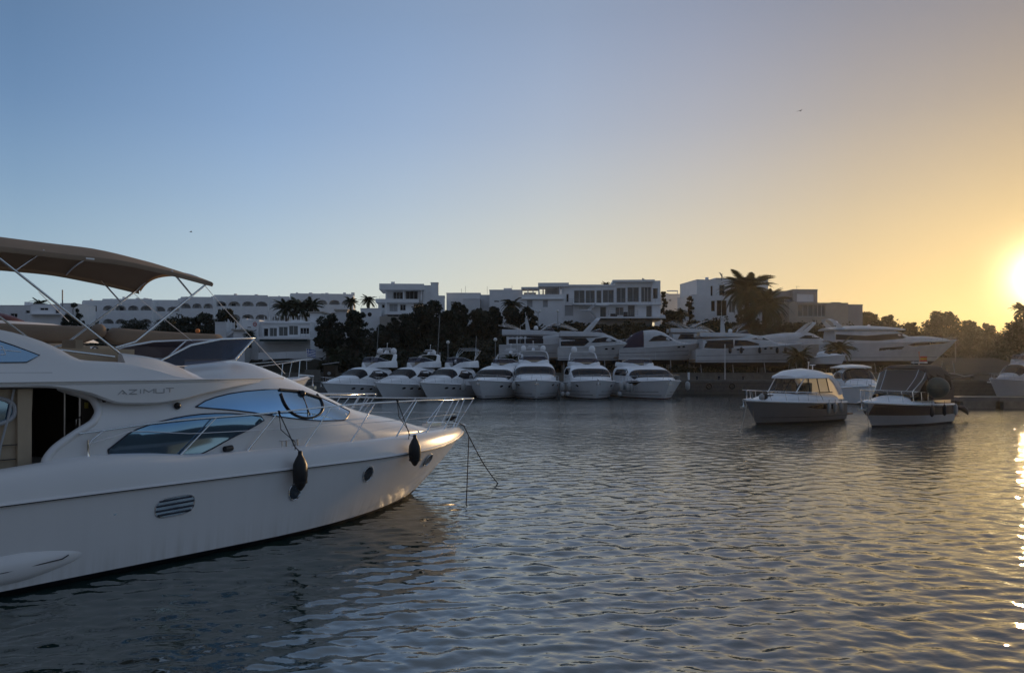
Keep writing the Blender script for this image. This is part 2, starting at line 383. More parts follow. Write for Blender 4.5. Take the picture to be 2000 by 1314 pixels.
def n_brub(u): return 2.2 if u < 6.5 else 2.2*max(0.0, 1-((min(u, 12.8)-6.5)/6.3)**2.2)
def n_bwl(u): return 2.05 if u < 4.2 else 2.05*max(0.0, 1-((u-4.2)/6.55)**2.0)
def n_zrub(u): return smoothi(u, [(-3.5, 1.36), (2, 1.39), (9, 1.40), (11, 1.44), (12.8, 1.52)])
def n_ztop(u): return smoothi(u, [(-3.5, 1.80), (-.1, 1.87), (.67, 1.93), (1.33, 1.97), (2.2, 1.93), (3.2, 1.83), (5.6, 1.80), (10, 1.78), (12, 1.72), (12.8, 1.66)])
def near_hull():
    # side surface of the hull from the water to the rub rail, with stem rake
    us = [-3.5, -2, -1, 0, 1, 2, 3, 4, 5, 6, 6.8, 7.6, 8.4, 9.1, 9.7, 10.3, 10.8, 11.3, 11.7, 12.1, 12.4, 12.65, 12.8]
    def vert(u, f, sd):     # f 0 keel, .. 1 rub rail; points slide aft with depth so that the stem rakes
        zr = n_zrub(u)
        if f < .25:
            t = f/.25; z = -.55+.63*t; s_ = (u+3.5)/16.3
        z = {0: -.6, 1: -.15, 2: .10, 3: .45, 4: .8, 5: 1.1, 6: zr}[f]
        fr = max(0, (z+.6)/(zr+.6)); s_ = (u+3.5)/16.3
        rake = 3.1*(1-fr)**1.15
        x = -3.5+s_*(16.3-rake)
        bd = n_brub(u)
        k = (z-0.0)/(zr)
        if f == 0: y = 0.0
        else:
            xl = -3.5+s_*(16.3-2.05); bw = n_bwl(xl)*min(1, max(0., (12.8-u)/.6)) if u > 12.2 else n_bwl(xl)
            y = bw+(bd-bw)*max(0, k)**(.8+.5*s_) if z > 0 else bw*.86
        return (x, -sd*y, z)
    return us, vert
NH_US, NH_V = near_hull()
def n_hull_v(u, z):         # starboard half-breadth of the topside at (u, z), by search
    zr = 1.39; best = None
    lo, hi = -3.5, 12.8
    for _ in range(40):
        mid = (lo+hi)/2; s_ = (mid+3.5)/16.3; fr = (z+.6)/(zr+.6); x = -3.5+s_*(16.3-3.1*(1-fr)**1.15)
        if x < u: lo = mid
        else: hi = mid
    s_ = (lo+3.5)/16.3; xl = -3.5+s_*(16.3-2.05); bw = n_bwl(xl); bd = n_brub(lo)
    return bw+(bd-bw)*max(0, z/zr)**(.8+.5*s_)
NB = Body(zd=lambda u: 1.72, zt=lambda u: smoothi(u, [(-4, 3.1), (1.0, 3.12), (2.6, 3.2), (3.3, 3.36), (4.3, 3.5), (5.0, 3.52), (5.43, 3.42), (5.95, 3.24), (6.63, 2.99), (7.21, 2.75), (7.82, 2.50), (8.8, 2.25), (9.4, 2.14), (10.1, 1.97), (10.8, 1.80), (11.3, 1.73)]),
          wd=lambda u: smoothi(u, [(-4, 1.88), (4.0, 1.88), (6, 1.82), (7.5, 1.62), (8.5, 1.42), (9.6, 1.10), (10.5, .72), (11.1, .32), (11.3, .05)]),
          n=lambda u: smoothi(u, [(-4, 3.9), (3, 3.5), (5, 3.0), (7, 2.5), (9, 2.2), (11, 2.0)]))
def near_yacht():
    T = thing('motor_yacht', 'large white motor yacht in the left foreground with raised brown canopy and blue windows', 'yacht', NEAR_O, NEAR_RZ)
    g = M['gel']
    # hull
    for nm, rows, m_ in (('hull', (2, 3, 4, 5, 6), M['hull_near']), ('antifouling', (0, 1, 2), M['antifoul'])):
        b = MB()
        for sd in (1, -1): b.loft([[NH_V(u, f, sd) for f in rows] for u in NH_US], False, flip=(sd < 0))
        if nm == 'hull':
            st = [NH_V(-3.5, f, 1) for f in (2, 3, 4, 5, 6)]+[NH_V(-3.5, f, -1) for f in (6, 5, 4, 3, 2)]; b.add(st, [tuple(range(10))])
        b.build(nm, m_, T, 50)
    # rub rail with its dark line and bulwark above it
    b = MB(); c = MB(); s_ = MB()
    for sd in (1, -1):
        uu = np.concatenate([np.linspace(-3.5, 10, 40), np.linspace(10.15, 12.8, 26)])
        b.loft([[(u, -sd*max(0, n_brub(u)*1.0+dy), n_zrub(u)+dz) for dy, dz in ((0, -.035), (.035, -.03), (.045, 0.0), (.03, .03), (-.01, .035))] for u in uu], False, flip=sd < 0)
        s_.tube([(u, -sd*(n_brub(u)+.046), n_zrub(u)-.012) for u in uu], .009, 6)
        rings = []
        for u in uu:
            zr, zt, w = n_zrub(u)+.03, n_ztop(u), n_brub(u); k = min(1, w/.9)
            prof = [(0, 0), (-.01, .18), (-.03, .42), (-.06, .66), (-.11, .84), (-.18, .95), (-.27, 1.0), (-.36, .985), (-.42, .93)]
            rings.append([(u-(.12*t if u > 11.5 else 0)*(u-11.5), -sd*max(0.0, w+dv*k*1.0), zr+(zt-zr)*t) for dv, t in prof])
        c.loft(rings, False, flip=sd < 0)
    b.build('rub_rail', g, T, 40); s_.build('rub_rail_line', M['black'], T, 60); c.build('bulwark', g, T, 60)
    b = MB(); us = list(np.linspace(-3.4, 12.5, 50))
    b.loft([[(u, y, 1.74+.0*u) for y in (-max(0.02, n_brub(u)-.36), 0, max(.02, n_brub(u)-.36))] for u in us], False, flip=True)
    b.build('side_deck', M['deck'], T)
    # superstructure with the curved aft opening
    def ua(z): return smoothi(z, [(1.72, .68), (1.9, .68), (2.07, .78), (2.33, 1.16), (2.5, 1.46), (2.69, 1.57), (2.86, 1.55), (3.02, 1.25), (3.12, 1.15)])
    m_ = 40; rings = []
    for s in np.concatenate([np.linspace(0, .35, 10), np.linspace(.38, 1, 40)]):
        ring = []
        for k in range(m_+1):
            ph = math.pi*k/m_; u = 1.2+s*10.1
            for _ in range(3):
                p = NB.pt(u, ph); a = ua(p[2]); u = a+s*(11.3-a)
            ring.append(NB.pt(u, ph))
        rings.append(ring)
    sup = MB().loft(rings, False, flip=True).build('superstructure', g, T, 60)
    for sd in (1, -1):
        lip = MB(); lip.tube([(ua(z), -sd*(NB.v(ua(z), z)-.03), z) for z in np.linspace(1.74, 3.05, 26)], .065, 8)
        lip.build('opening_rim', g, T, 60)
    # flybridge moulding: overhang, groove, sloping side
    def zb(u): return smoothi(u, [(-3.5, 3.06), (.03, 3.08), (.64, 3.07), (1.3, 2.96), (1.88, 2.77), (2.42, 2.75), (2.85, 2.78), (3.39, 2.88), (4.14, 3.0), (4.83, 3.07), (5.6, 3.10)])
    def ztp(u): return smoothi(u, [(-3.5, 4.1), (-1, 4.08), (.18, 3.95), (.62, 3.83), (.92, 3.70), (1.22, 3.52), (1.3, 3.50), (2.0, 3.46), (2.55, 3.34), (2.93, 3.21), (3.3, 3.17), (5.6, 3.165)])
    def vo(u): return smoothi(u, [(-3.5, 1.93), (2.4, 1.93), (3.6, 1.86), (4.8, NB.v(4.8, 3.13)+.05), (5.6, NB.v(5.6, 3.13)+.004)])
    def vfly(u, z):
        t = max(0, (z-3.17)/.78); return vo(u)-.02-.30*t
    fl = MB()
    for sd in (1, -1):
        rings = []
        for u in np.linspace(-3.5, 5.6, 70):
            zz, zt, w = zb(u), ztp(u), vo(u); k = min(1, max(.02, (5.6-u)/2.0))
            pr = [(w-.55*k, zz+.05*k), (w-.10*k, zz), (w-.03*k, zz+.03*k), (w-.03*k, 3.10), (w-.075*k, 3.118), (w-.075*k, 3.142), (w-.0*k, 3.16)]
            hgt = max(.002, zt-3.16)
            for t in (.3, .6, .85): pr.append((vfly(u, 3.16+hgt*t), 3.16+hgt*t))
            pr += [(vfly(u, zt)-.02, zt-.004), (vfly(u, zt)-.07, zt), (vfly(u, zt)-.13, zt-.02), (vfly(u, zt)-.16, 3.14)]
            rings.append([(u, -sd*y, z) for y, z in pr])
        fl.loft(rings, False, flip=sd < 0)
    fl.build('flybridge_moulding', g, T, 24)
    MB().box((-.4, 0, 3.1), (6.2, 3.2, .06)).build('flybridge_floor', M['deck'], T)
    # inner coaming running into the dash
    co = MB()
    for sd in (1, -1):
        rings = []
        for u in np.linspace(2.12, 4.0, 24):
            zr = smoothi(u, [(2.1, 3.63), (2.66, 3.56), (3.05, 3.45), (3.62, 3.22), (4.0, 3.12)])
            rings.append([(u, -sd*y, z) for y, z in ((1.80, 3.10), (1.62, 3.10+(zr-3.10)*.45), (1.42, zr-.03), (1.36, zr), (1.28, zr-.02), (1.26, 3.05))])
        co.loft(rings, False, cap=False, flip=sd < 0)
        r0 = rings[0]; co.add(r0, [tuple(range(6))[::sd]])
    co.build('coaming', g, T, 24)
    co = MB().box((3.1, 0, 3.3), (.7, 2.3, .5)).box((2.55, .2, 3.25), (.5, .9, .4)).build('dashboard', M['gel_grey'], T)
    # flybridge windscreen, steel edged, wrapping across the front
    def wv(u, z): return 1.30-.12*(z-3.3)
    bot = [(2.85, 3.44), (3.3, 3.40), (3.9, 3.46), (4.45, 3.53)]; top = [(2.9, 3.50), (3.52, 3.79), (4.17, 3.92), (4.93, 3.96)]
    gl = MB()
    def wrow(sd):
        return [[(u, -sd*wv(u, z), z), (u2, -sd*wv(u2, z2), z2)] for (u, z), (u2, z2) in zip(bot, top)]
    R = wrow(1); m2 = []
    for k in range(1, 8):
        t = k/8; y = -1.25+2.5*t; bow = .38*(1-(2*t-1)**2)
        m2.append([(4.45+bow, y, 3.55), (4.93+bow, y, 3.96+.02*bow)])
    for q in m2: q[1] = (q[1][0], q[1][1], q[1][2])
    L_ = wrow(-1)[::-1]; rows = R+m2+L_
    gl.loft(rows, False); gl.build('flybridge_windscreen', GLASS_CLEAR, T, 60)
    fr = MB().tube([r[1] for r in rows], .022, 8); fr.tube([rows[3][0], rows[3][1]], .024, 8); fr.tube([rows[-4][0], rows[-4][1]], .024, 8)
    fr.tube([r[0] for r in rows[:4]], .012, 6); fr.build('windscreen_frame', M['steel'], T, 60)
    # seats on the flybridge
    for x0, x1, y in ((-2.6, .9, -1.0), (1.2, 2.5, -.75), (-2.6, 2.2, 1.15)):
        st_ = MB().box(((x0+x1)/2, y, 3.27), (x1-x0, .65, .28)).build('flybridge_seat', M['beige'], T); MB().box(((x0+x1)/2, y+(.3 if y > 0 else -.3), 3.48), (x1-x0, .14, .44)).build('seat_back', M['beige'], st_)
    b = MB().box((2.2, .55, 3.58), (.16, .62, .62), taper=.85).box((1.95, .55, 3.35), (.55, .6, .2)); b.build('helm_seat', M['beige'], T)
    MB().tube([(2.62, .55+.19*math.cos(t), 3.58+.19*math.sin(t)) for t in np.linspace(0, 2*math.pi, 17)], .014, 6).build('steering_wheel', M['black'], T, 60)
    MB().tube([(-.9, -1.42, 3.74), (.2, -1.42, 3.72), (1.1, -1.42, 3.66), (2.0, -1.40, 3.56)], .02, 8).build('grab_rail', M['steel'], T, 60)
    # blue window of the wing with its pale line drawing
    bw = [(-1.6, 3.86), (-.6, 3.86), (.08, 3.79), (.3, 3.71), (.64, 3.57), (.43, 3.46), (.08, 3.455), (-1.6, 3.455)]
    for sd in (-1, 1):
        w = outline_patch(bw, vfly, .006, .02, .12, (sd,)).build('wing_window', M['glass_blue'], T, 30)
        tr = MB(); edge_tube(tr, bw, vfly, .008, .009, sides=(sd,)); tr.build('trim', M['navy'], w, 60)
    ln = MB()
    for pl in ([(-.25, 3.73), (.13, 3.70)], [(-.25, 3.655), (.16, 3.65)], [(-.25, 3.585), (.15, 3.575)], [(.13, 3.70), (.16, 3.575)], [(.16, 3.64), (.38, 3.62)], [(-.1, 3.74), (.02, 3.79), (.1, 3.74)]):
        ln.tube([(u, -(vfly(u, z)+.010), z) for u, z in pl], .006, 5)
    ln.build('logo', M['white'], w)
    ln = MB().tube([(u, -(vfly(u, 3.30)+.001), 3.30) for u in np.linspace(-1.8, .78, 12)], .007, 6).build('panel_seam', M['gel_grey'], T)
    # big windows of the saloon
    low = smooth_poly([(1.58, 1.99), (1.83, 2.16), (2.05, 2.31), (2.5, 2.43), (2.98, 2.51), (3.49, 2.54), (4.13, 2.51), (4.80, 2.40), (4.40, 2.22), (3.91, 2.05), (3.49, 1.87), (3.13, 1.76), (2.41, 1.78), (1.87, 1.88)], 1)
    up = smooth_poly([(3.26, 2.665), (3.30, 2.68), (3.56, 2.80), (4.16, 2.91), (5.09, 2.95), (5.86, 2.87), (6.54, 2.72), (7.36, 2.40), (7.30, 2.37), (6.98, 2.235), (6.88, 2.23), (5.99, 2.27), (5.09, 2.40), (4.27, 2.55)], 1)
    for nm, pl, mm in (('saloon_window', low, M['glass_mix']), ('upper_window', up, M['glass_blue'])):
        for sd in (1, -1):
            w = outline_patch(pl, NB.v, .008, .025, .12, (sd,)).build(nm, mm, T, 30)
            tr = MB(); edge_tube(tr, pl, NB.v, .010, .012, sides=(sd,)); tr.build('trim', M['navy'], w, 60)
    # wiper with its round arm on the upper window
    wp = MB(); arc = [(5.82-.60*math.cos(t)*(1-.0*t), 2.86-.49*math.sin(t)**.8-.06*(t/math.pi)) for t in np.linspace(0, math.pi, 19)]
    wp.tube([(u, -(NB.v(u, z)+.03), z) for u, z in arc], .022, 8)
    wp.tube([(5.22, -(NB.v(5.22, 2.93)+.03), 2.93), (5.8, -(NB.v(5.8, 2.88)+.035), 2.88), (6.42, -(NB.v(6.42, 2.72)+.03), 2.72)], .03, 8)
    wp.tube([(5.85, -(NB.v(5.85, 2.86)+.04), 2.86), (5.86, -(NB.v(5.85, 2.38)+.04), 2.38)], .014, 6)
    wp.ball((5.85, -(NB.v(5.85, 2.84)+.04), 2.83), .075); wp.build('wiper', M['black'], T, 60)
    # moulded lettering on the overhang
    strokes = {'A': [[(0, 0), (.5, 1)], [(.5, 1), (1, 0)], [(.45, .25), (.72, .25)]], 'Z': [[(0, 1), (1, 1)], [(1, 1), (0, 0)], [(0, 0), (1, 0)]], 'I': [[(.5, 0), (.5, 1)]],
               'M': [[(0, 0), (0, 1)], [(0, 1), (.5, .3)], [(.5, .3), (1, 1)], [(1, 1), (1, 0)]], 'U': [[(0, 1), (0, 0)], [(0, 0), (1, 0)], [(1, 0), (1, 1)]], 'T': [[(0, 1), (1, 1)], [(.5, 1), (.5, 0)]]}
    x = 1.80
    for ch, wd in zip('AZIMUT', (.15, .14, .05, .18, .15, .15)):
        lt = MB()
        for (a, b_) in strokes[ch]:
            P = [(x+q[0]*wd, -(vo(x+q[0]*wd)-.024), 2.93+.02*(x-1.8)+q[1]*.072) for q in (a, b_)]
            lt.tube(P, .0065, 4)
        lt.build('letter', M['gel_mid'], T)
        x += wd+.035
    # beige inner side with its oval window, dark companionway
    b = outline_patch([(-3.4, 1.75), (.56, 1.75), (.62, 3.1), (-3.4, 3.1)], lambda u, z: 1.58, 0, .05, .3); b.build('cockpit_side_panel', M['beige'], T)
    ov = [(-.45+.80*sgnpow(math.cos(t), .7), 2.72+.24*sgnpow(math.sin(t), .8)) for t in np.linspace(0, 2*math.pi, 28, endpoint=False)]
    w = outline_patch(ov, lambda u, z: 1.58, .02, .03, .12).build('oval_window', M['glass_mix'], T)
    tr = MB(); edge_tube(tr, ov, lambda u, z: 1.58, .03, .035); tr.build('surround', M['gel_grey'], w, 60)
    b = MB().tube([(.33, -1.62, 3.06), (.24, -1.63, 2.6), (.14, -1.63, 2.2), (.08, -1.63, 1.78)], .018, 6).build('door_seam', M['gel_grey'], T, 60)
    b = MB().box((.47, -1.62, 2.42), (.20, .06, 1.3)).build('door_post', M['beige'], T)
    MB().box((.3, -1.63, 2.2), (.3, .03, .012)).box((.1, -1.63, 1.98), (.5, .03, .012)).build('drawer_line', M['black'], T)
    b = MB().box((1.7, 0, 2.4), (.05, 3.3, 1.35)).box((.9, .9, 2.4), (1.7, .05, 1.35)).box((.9, 0, 3.07), (1.8, 3.4, .04))
    b.build('companionway', M['companion'], T)
    MB().tube([(1.66, -.9, 1.8), (1.66, -.9, 3.0)], .02, 6).tube([(1.66, -.35, 1.8), (1.66, -.35, 3.0)], .02, 6).build('door_frame', M['steel'], T, 60)
    MB().box((1.66, -.62, 2.5), (.01, .48, .9)).build('door_glass', M['glass'], T); MB().box((1.2, .86, 2.1), (.7, .04, .5)).build('locker_door', M['beige'], T)
    MB().tube([(1.62, -1.0, 2.3), (1.55, -1.0, 2.34), (1.55, -1.0, 2.5), (1.62, -1.0, 2.54)], .012, 6).build('door_handle', M['steel'], T, 60)
    MB().box((1.62, -1.2, 2.74), (.02, .10, .10)).build('warning_sticker', M['sticker'], T)
    # louvred air intake
    vn = [(2.66+.36*sgnpow(math.cos(t), .55)+.0, 1.0+.075*math.cos(t)*.4+.165*sgnpow(math.sin(t), .7)) for t in np.linspace(0, 2*math.pi, 32, endpoint=False)]
    w = outline_patch(vn, n_hull_v, .006, .02, .1).build('air_intake', M['steel'], T, 40)
    tr = MB(); edge_tube(tr, vn, n_hull_v, .008, .012); tr.build('surround', M['steel'], w, 60)
    for k, dz in enumerate((-.12, -.045, .04, .12)):
        hw = .30 if abs(dz) > .08 else .34
        MB().tube([(u, -(n_hull_v(u, 1.0+dz)+.016), 1.0+dz+.03*(u-2.66)) for u in np.linspace(2.66-hw, 2.66+hw, 8)], .017, 6).build('louvre', M['navy'], w, 60)
    # portholes
    for u, z, rx, rz_ in ((5.19, .93, .14, .16), (7.19, 1.07, .15, .165), (9.74, 1.09, .17, .15)):
        pl = [(u+rx*math.cos(t), z+rz_*math.sin(t)) for t in np.linspace(0, 2*math.pi, 24, endpoint=False)]
        w = outline_patch(pl, n_hull_v, .006, .02, .1).build('porthole', M['glass'], T)
        tr = MB(); edge_tube(tr, pl, n_hull_v, .008, .018); tr.build('rim', M['steel'], w, 60)
    MB().lathe([(.03, 0), (.025, .02), (.008, .03)], (1.62, -(n_hull_v(1.62, 1.02)+.0), 1.02), 10, 'y').build('drain_fitting', M['steel'], T, 40)
    # moulded fin low on the quarter
    fn = MB(); rings = []
    for u in np.linspace(-3.5, 1.42, 26):
        t = (1.42-u)/4.9; h = .21*min(1, (t*4.2)**.6) if t > 0 else .004; w_ = .17*min(1, (t*4)**.7); zc = .47-.0*t
        rings.append([(u, -(2.02+(w_*max(0.0, math.cos(a)))+.02), zc-.08*t+h*math.sin(a)*(1.0 if a > 0 else 1.25)) for a in np.linspace(-math.pi/2, math.pi/2, 11)])
    fn.loft(rings, False); fn.build('side_fin', g, T, 60)
    MB().tube([(-3.5, -2.205, .34), (0, -2.20, .40), (.8, -2.16, .44), (.9, -2.14, .48)], .009, 6).build('fin_groove', M['black'], T, 60)
    # guard rail: top tube, middle wire, stanchions
    def rv(u): return max(.28, n_brub(u)-.26) if u < 12.6 else .28
    def rz(u): return smoothi(u, [(1.2, 2.33), (2.9, 2.45), (4.66, 2.49), (6.3, 2.56), (7.7, 2.59), (9.4, 2.58), (11, 2.52), (12.95, 2.48)])
    uu = np.linspace(1.15, 12.2, 46)
    rt = MB(); path = [(u, -rv(u-.55), rz(u)) for u in uu]+[(12.6, -.52, 2.49), (12.86, -.38, 2.48), (12.95, -.2, 2.48)]
    full = path+[(x, -y, z) for x, y, z in path[::-1]]
    rt.tube(full, .0165, 8); rt.tube([(1.55, -rv(1.2), rz(1.5)), (1.36, -rv(1.2)-.0, 2.22), (1.30, -rv(1.2), 2.12), (1.29, -rv(1.2), 1.93)], .016, 8)
    rt.build('bow_rail', M['steel'], T, 60)
    mw = MB()
    for sd in (1, -1): mw.tube([(1.30, -sd*rv(1.2), 2.16)]+[(u, -sd*rv(u-.3), n_ztop(u)+.37) for u in np.linspace(2, 12.3, 30)], .0055, 5)
    mw.tube([(12.3, -.5, 2.10), (12.75, -.2, 2.10), (12.75, .2, 2.10), (12.3, .5, 2.10)], .012, 6)
    mw.build('guard_wire', M['steel'], T, 60)
    for sd in (1, -1):
        MB().lathe([(.035, 0), (.03, .03), (.018, .1), (.016, .3)], (1.29, -sd*rv(1.2), 1.92), 10).build('stanchion_base', M['steel'], T, 50)
        for ub in (2.89, 4.25, 5.6, 6.84, 8.35, 9.75, 11.0, 11.75, 12.15):
            ut = min(12.9, ub+.72); zb_ = n_ztop(ub)
            yb = rv(ub)-.0 if ub < 11.5 else max(.2, n_brub(ub)-.18)
            p0 = (ub, -sd*yb, zb_-.02); yt = rv(ut-.55) if ut < 12.2 else .36
            MB().tube([p0, (ut, -sd*yt, rz(ut))], .013, 6).tube([p0, tuple(np.array(p0)+.16*(np.array((ut, -sd*yt, rz(ut)))-np.array(p0)))], .022, 8).build('stanchion', M['steel'], T, 60)
    # deck fittings
    b = MB().ball((2.92, -(NB.v(2.9, 2.72)+.05), 2.70), .062).build('side_light', M['black'], T, 60)
    b = MB().tube([(3.78, -1.93, 1.87), (3.95, -1.90, 1.88)], .055, 10).build('cowl_vent', M['black'], T, 60)
    hr = MB().tube([(5.05, -1.86, 1.93), (5.55, -1.85, 1.93)], .014, 6)
    for u in (5.12, 5.22, 5.40, 5.50): hr.tube([(u, -1.86, 1.80), (u, -1.86, 1.93)], .011, 6)
    hr.build('mooring_cleat', M['steel'], T, 60)
    MB().box((9.05, -1.06, 1.90), (.26, .015, .09)).build('deck_locker_frame', M['gel_grey'], T)
    MB().box((11.5, 0, 1.80), (.6, .16, .10)).tube([(11.3, 0, 1.87), (12.3, 0, 1.80), (12.9, 0, 1.70)], .03, 8).build('windlass', M['steel'], T, 60)
    # canopy and its folding frame
    def ze(u): return smoothi(u, [(-3.4, 5.10), (-1, 5.22), (.9, 5.25), (1.97, 5.23), (2.95, 5.15), (3.9, 4.99)])
    cn = MB(); rings = []
    for u in np.linspace(-3.4, 3.92, 40):
        cr = .30-.03*max(0, u-2); dip = .007*math.cos((u-.2)*2*math.pi/1.9)
        rings.append([(u+.20*(1-(y/1.32)**2)*max(0, (u-3)/.92)*-1.0, y, ze(u)+cr*(1-abs(y/1.32)**2.2)+dip) for y in np.linspace(-1.32, 1.32, 21)])
    top = cn.loft(rings, False)
    under = [[(x, y*.995, z-.012) for x, y, z in r] for r in rings]; cn.loft(under, False, flip=True)
    for sd in (1, -1):      # side hem
        k = 0 if sd > 0 else 20
        cn.loft([[(r[k][0], r[k][1]*1.0, r[k][2]), (r[k][0], r[k][1]*1.012, r[k][2]-.05), (r[k][0], r[k][1]*1.004, r[k][2]-.085)] for r in rings], False, flip=sd < 0)
    fr_ = rings[-1]; cn.loft([[(x, y, z), (x+.025, y, z-.03), (x+.01, y, z-.07)] for x, y, z in fr_], False)
    cnp = cn.build('canopy', M['canvas'], T, 60)
    MB().box((1.62, -1.333, 5.20), (.14, .004, .03)).build('badge', M['white'], cnp)
    for sd in (1, -1):
        y = -1.30*sd
        MB().tube([(2.30, y, 3.50), (2.14, y, 3.62), (.26, y, 5.06), (-.2, y*.98, 5.28)], .020, 8).build('canopy_pole', M['steel'], T, 60)
        MB().tube([(2.06, y, 3.72), (2.42, y, 3.83), (3.84, y, 4.98)], .020, 8).build('canopy_pole', M['steel'], T, 60)
        MB().tube([(.48, y, 4.90), (.92, y*.97, 5.27)], .014, 6).build('canopy_brace', M['steel'], T, 60)
        MB().tube([(3.51, y, 4.72), (3.1, y, 5.14)], .016, 6).build('canopy_brace', M['steel'], T, 60)
        MB().tube([(3.78, y, 4.92), (4.15, y*.95, 4.6), (5.9, y*.72, 3.24)], .006, 5).build('canopy_strap', M['white'], T, 60)
    for u in (3.84, 2.42, .9, -.4):
        MB().tube([(u, y, ze(u)+(.28)*(1-abs(y/1.32)**2.2)-.035) for y in np.linspace(-1.29, 1.29, 15)], .017, 6).build('canopy_hoop', M['steel'], T, 60)
    return T
def glass_clear():
    m = bpy.data.materials.new('smoked_screen'); m.use_nodes = True; nt = m.node_tree; N = nt.nodes; L = nt.links
    b = N['Principled BSDF']; b.inputs['Base Color'].default_value = (.03, .03, .05, 1); b.inputs['Roughness'].default_value = .05
    t = N.new('ShaderNodeBsdfTransparent'); t.inputs[0].default_value = (.35, .34, .42, 1)
    mx = N.new('ShaderNodeMixShader'); mx.inputs[0].default_value = .6
    L.new(t.outputs[0], mx.inputs[1]); L.new(b.outputs[0], mx.inputs[2]); L.new(mx.outputs[0], N['Material Output'].inputs[0]); return m
GLASS_CLEAR = glass_clear()
M['glass_mix'] = mat('side_glass', (.17, .27, .38), .05, metal=.8, var=.2, scale=.8)
M['sticker'] = mat('yellow_sticker', (.35, .30, .04), .5, var=.05)
M['companion'] = mat('dark_wood_bulkhead', (.03, .022, .016), .4, var=.4, scale=3)
NEAR = near_yacht()
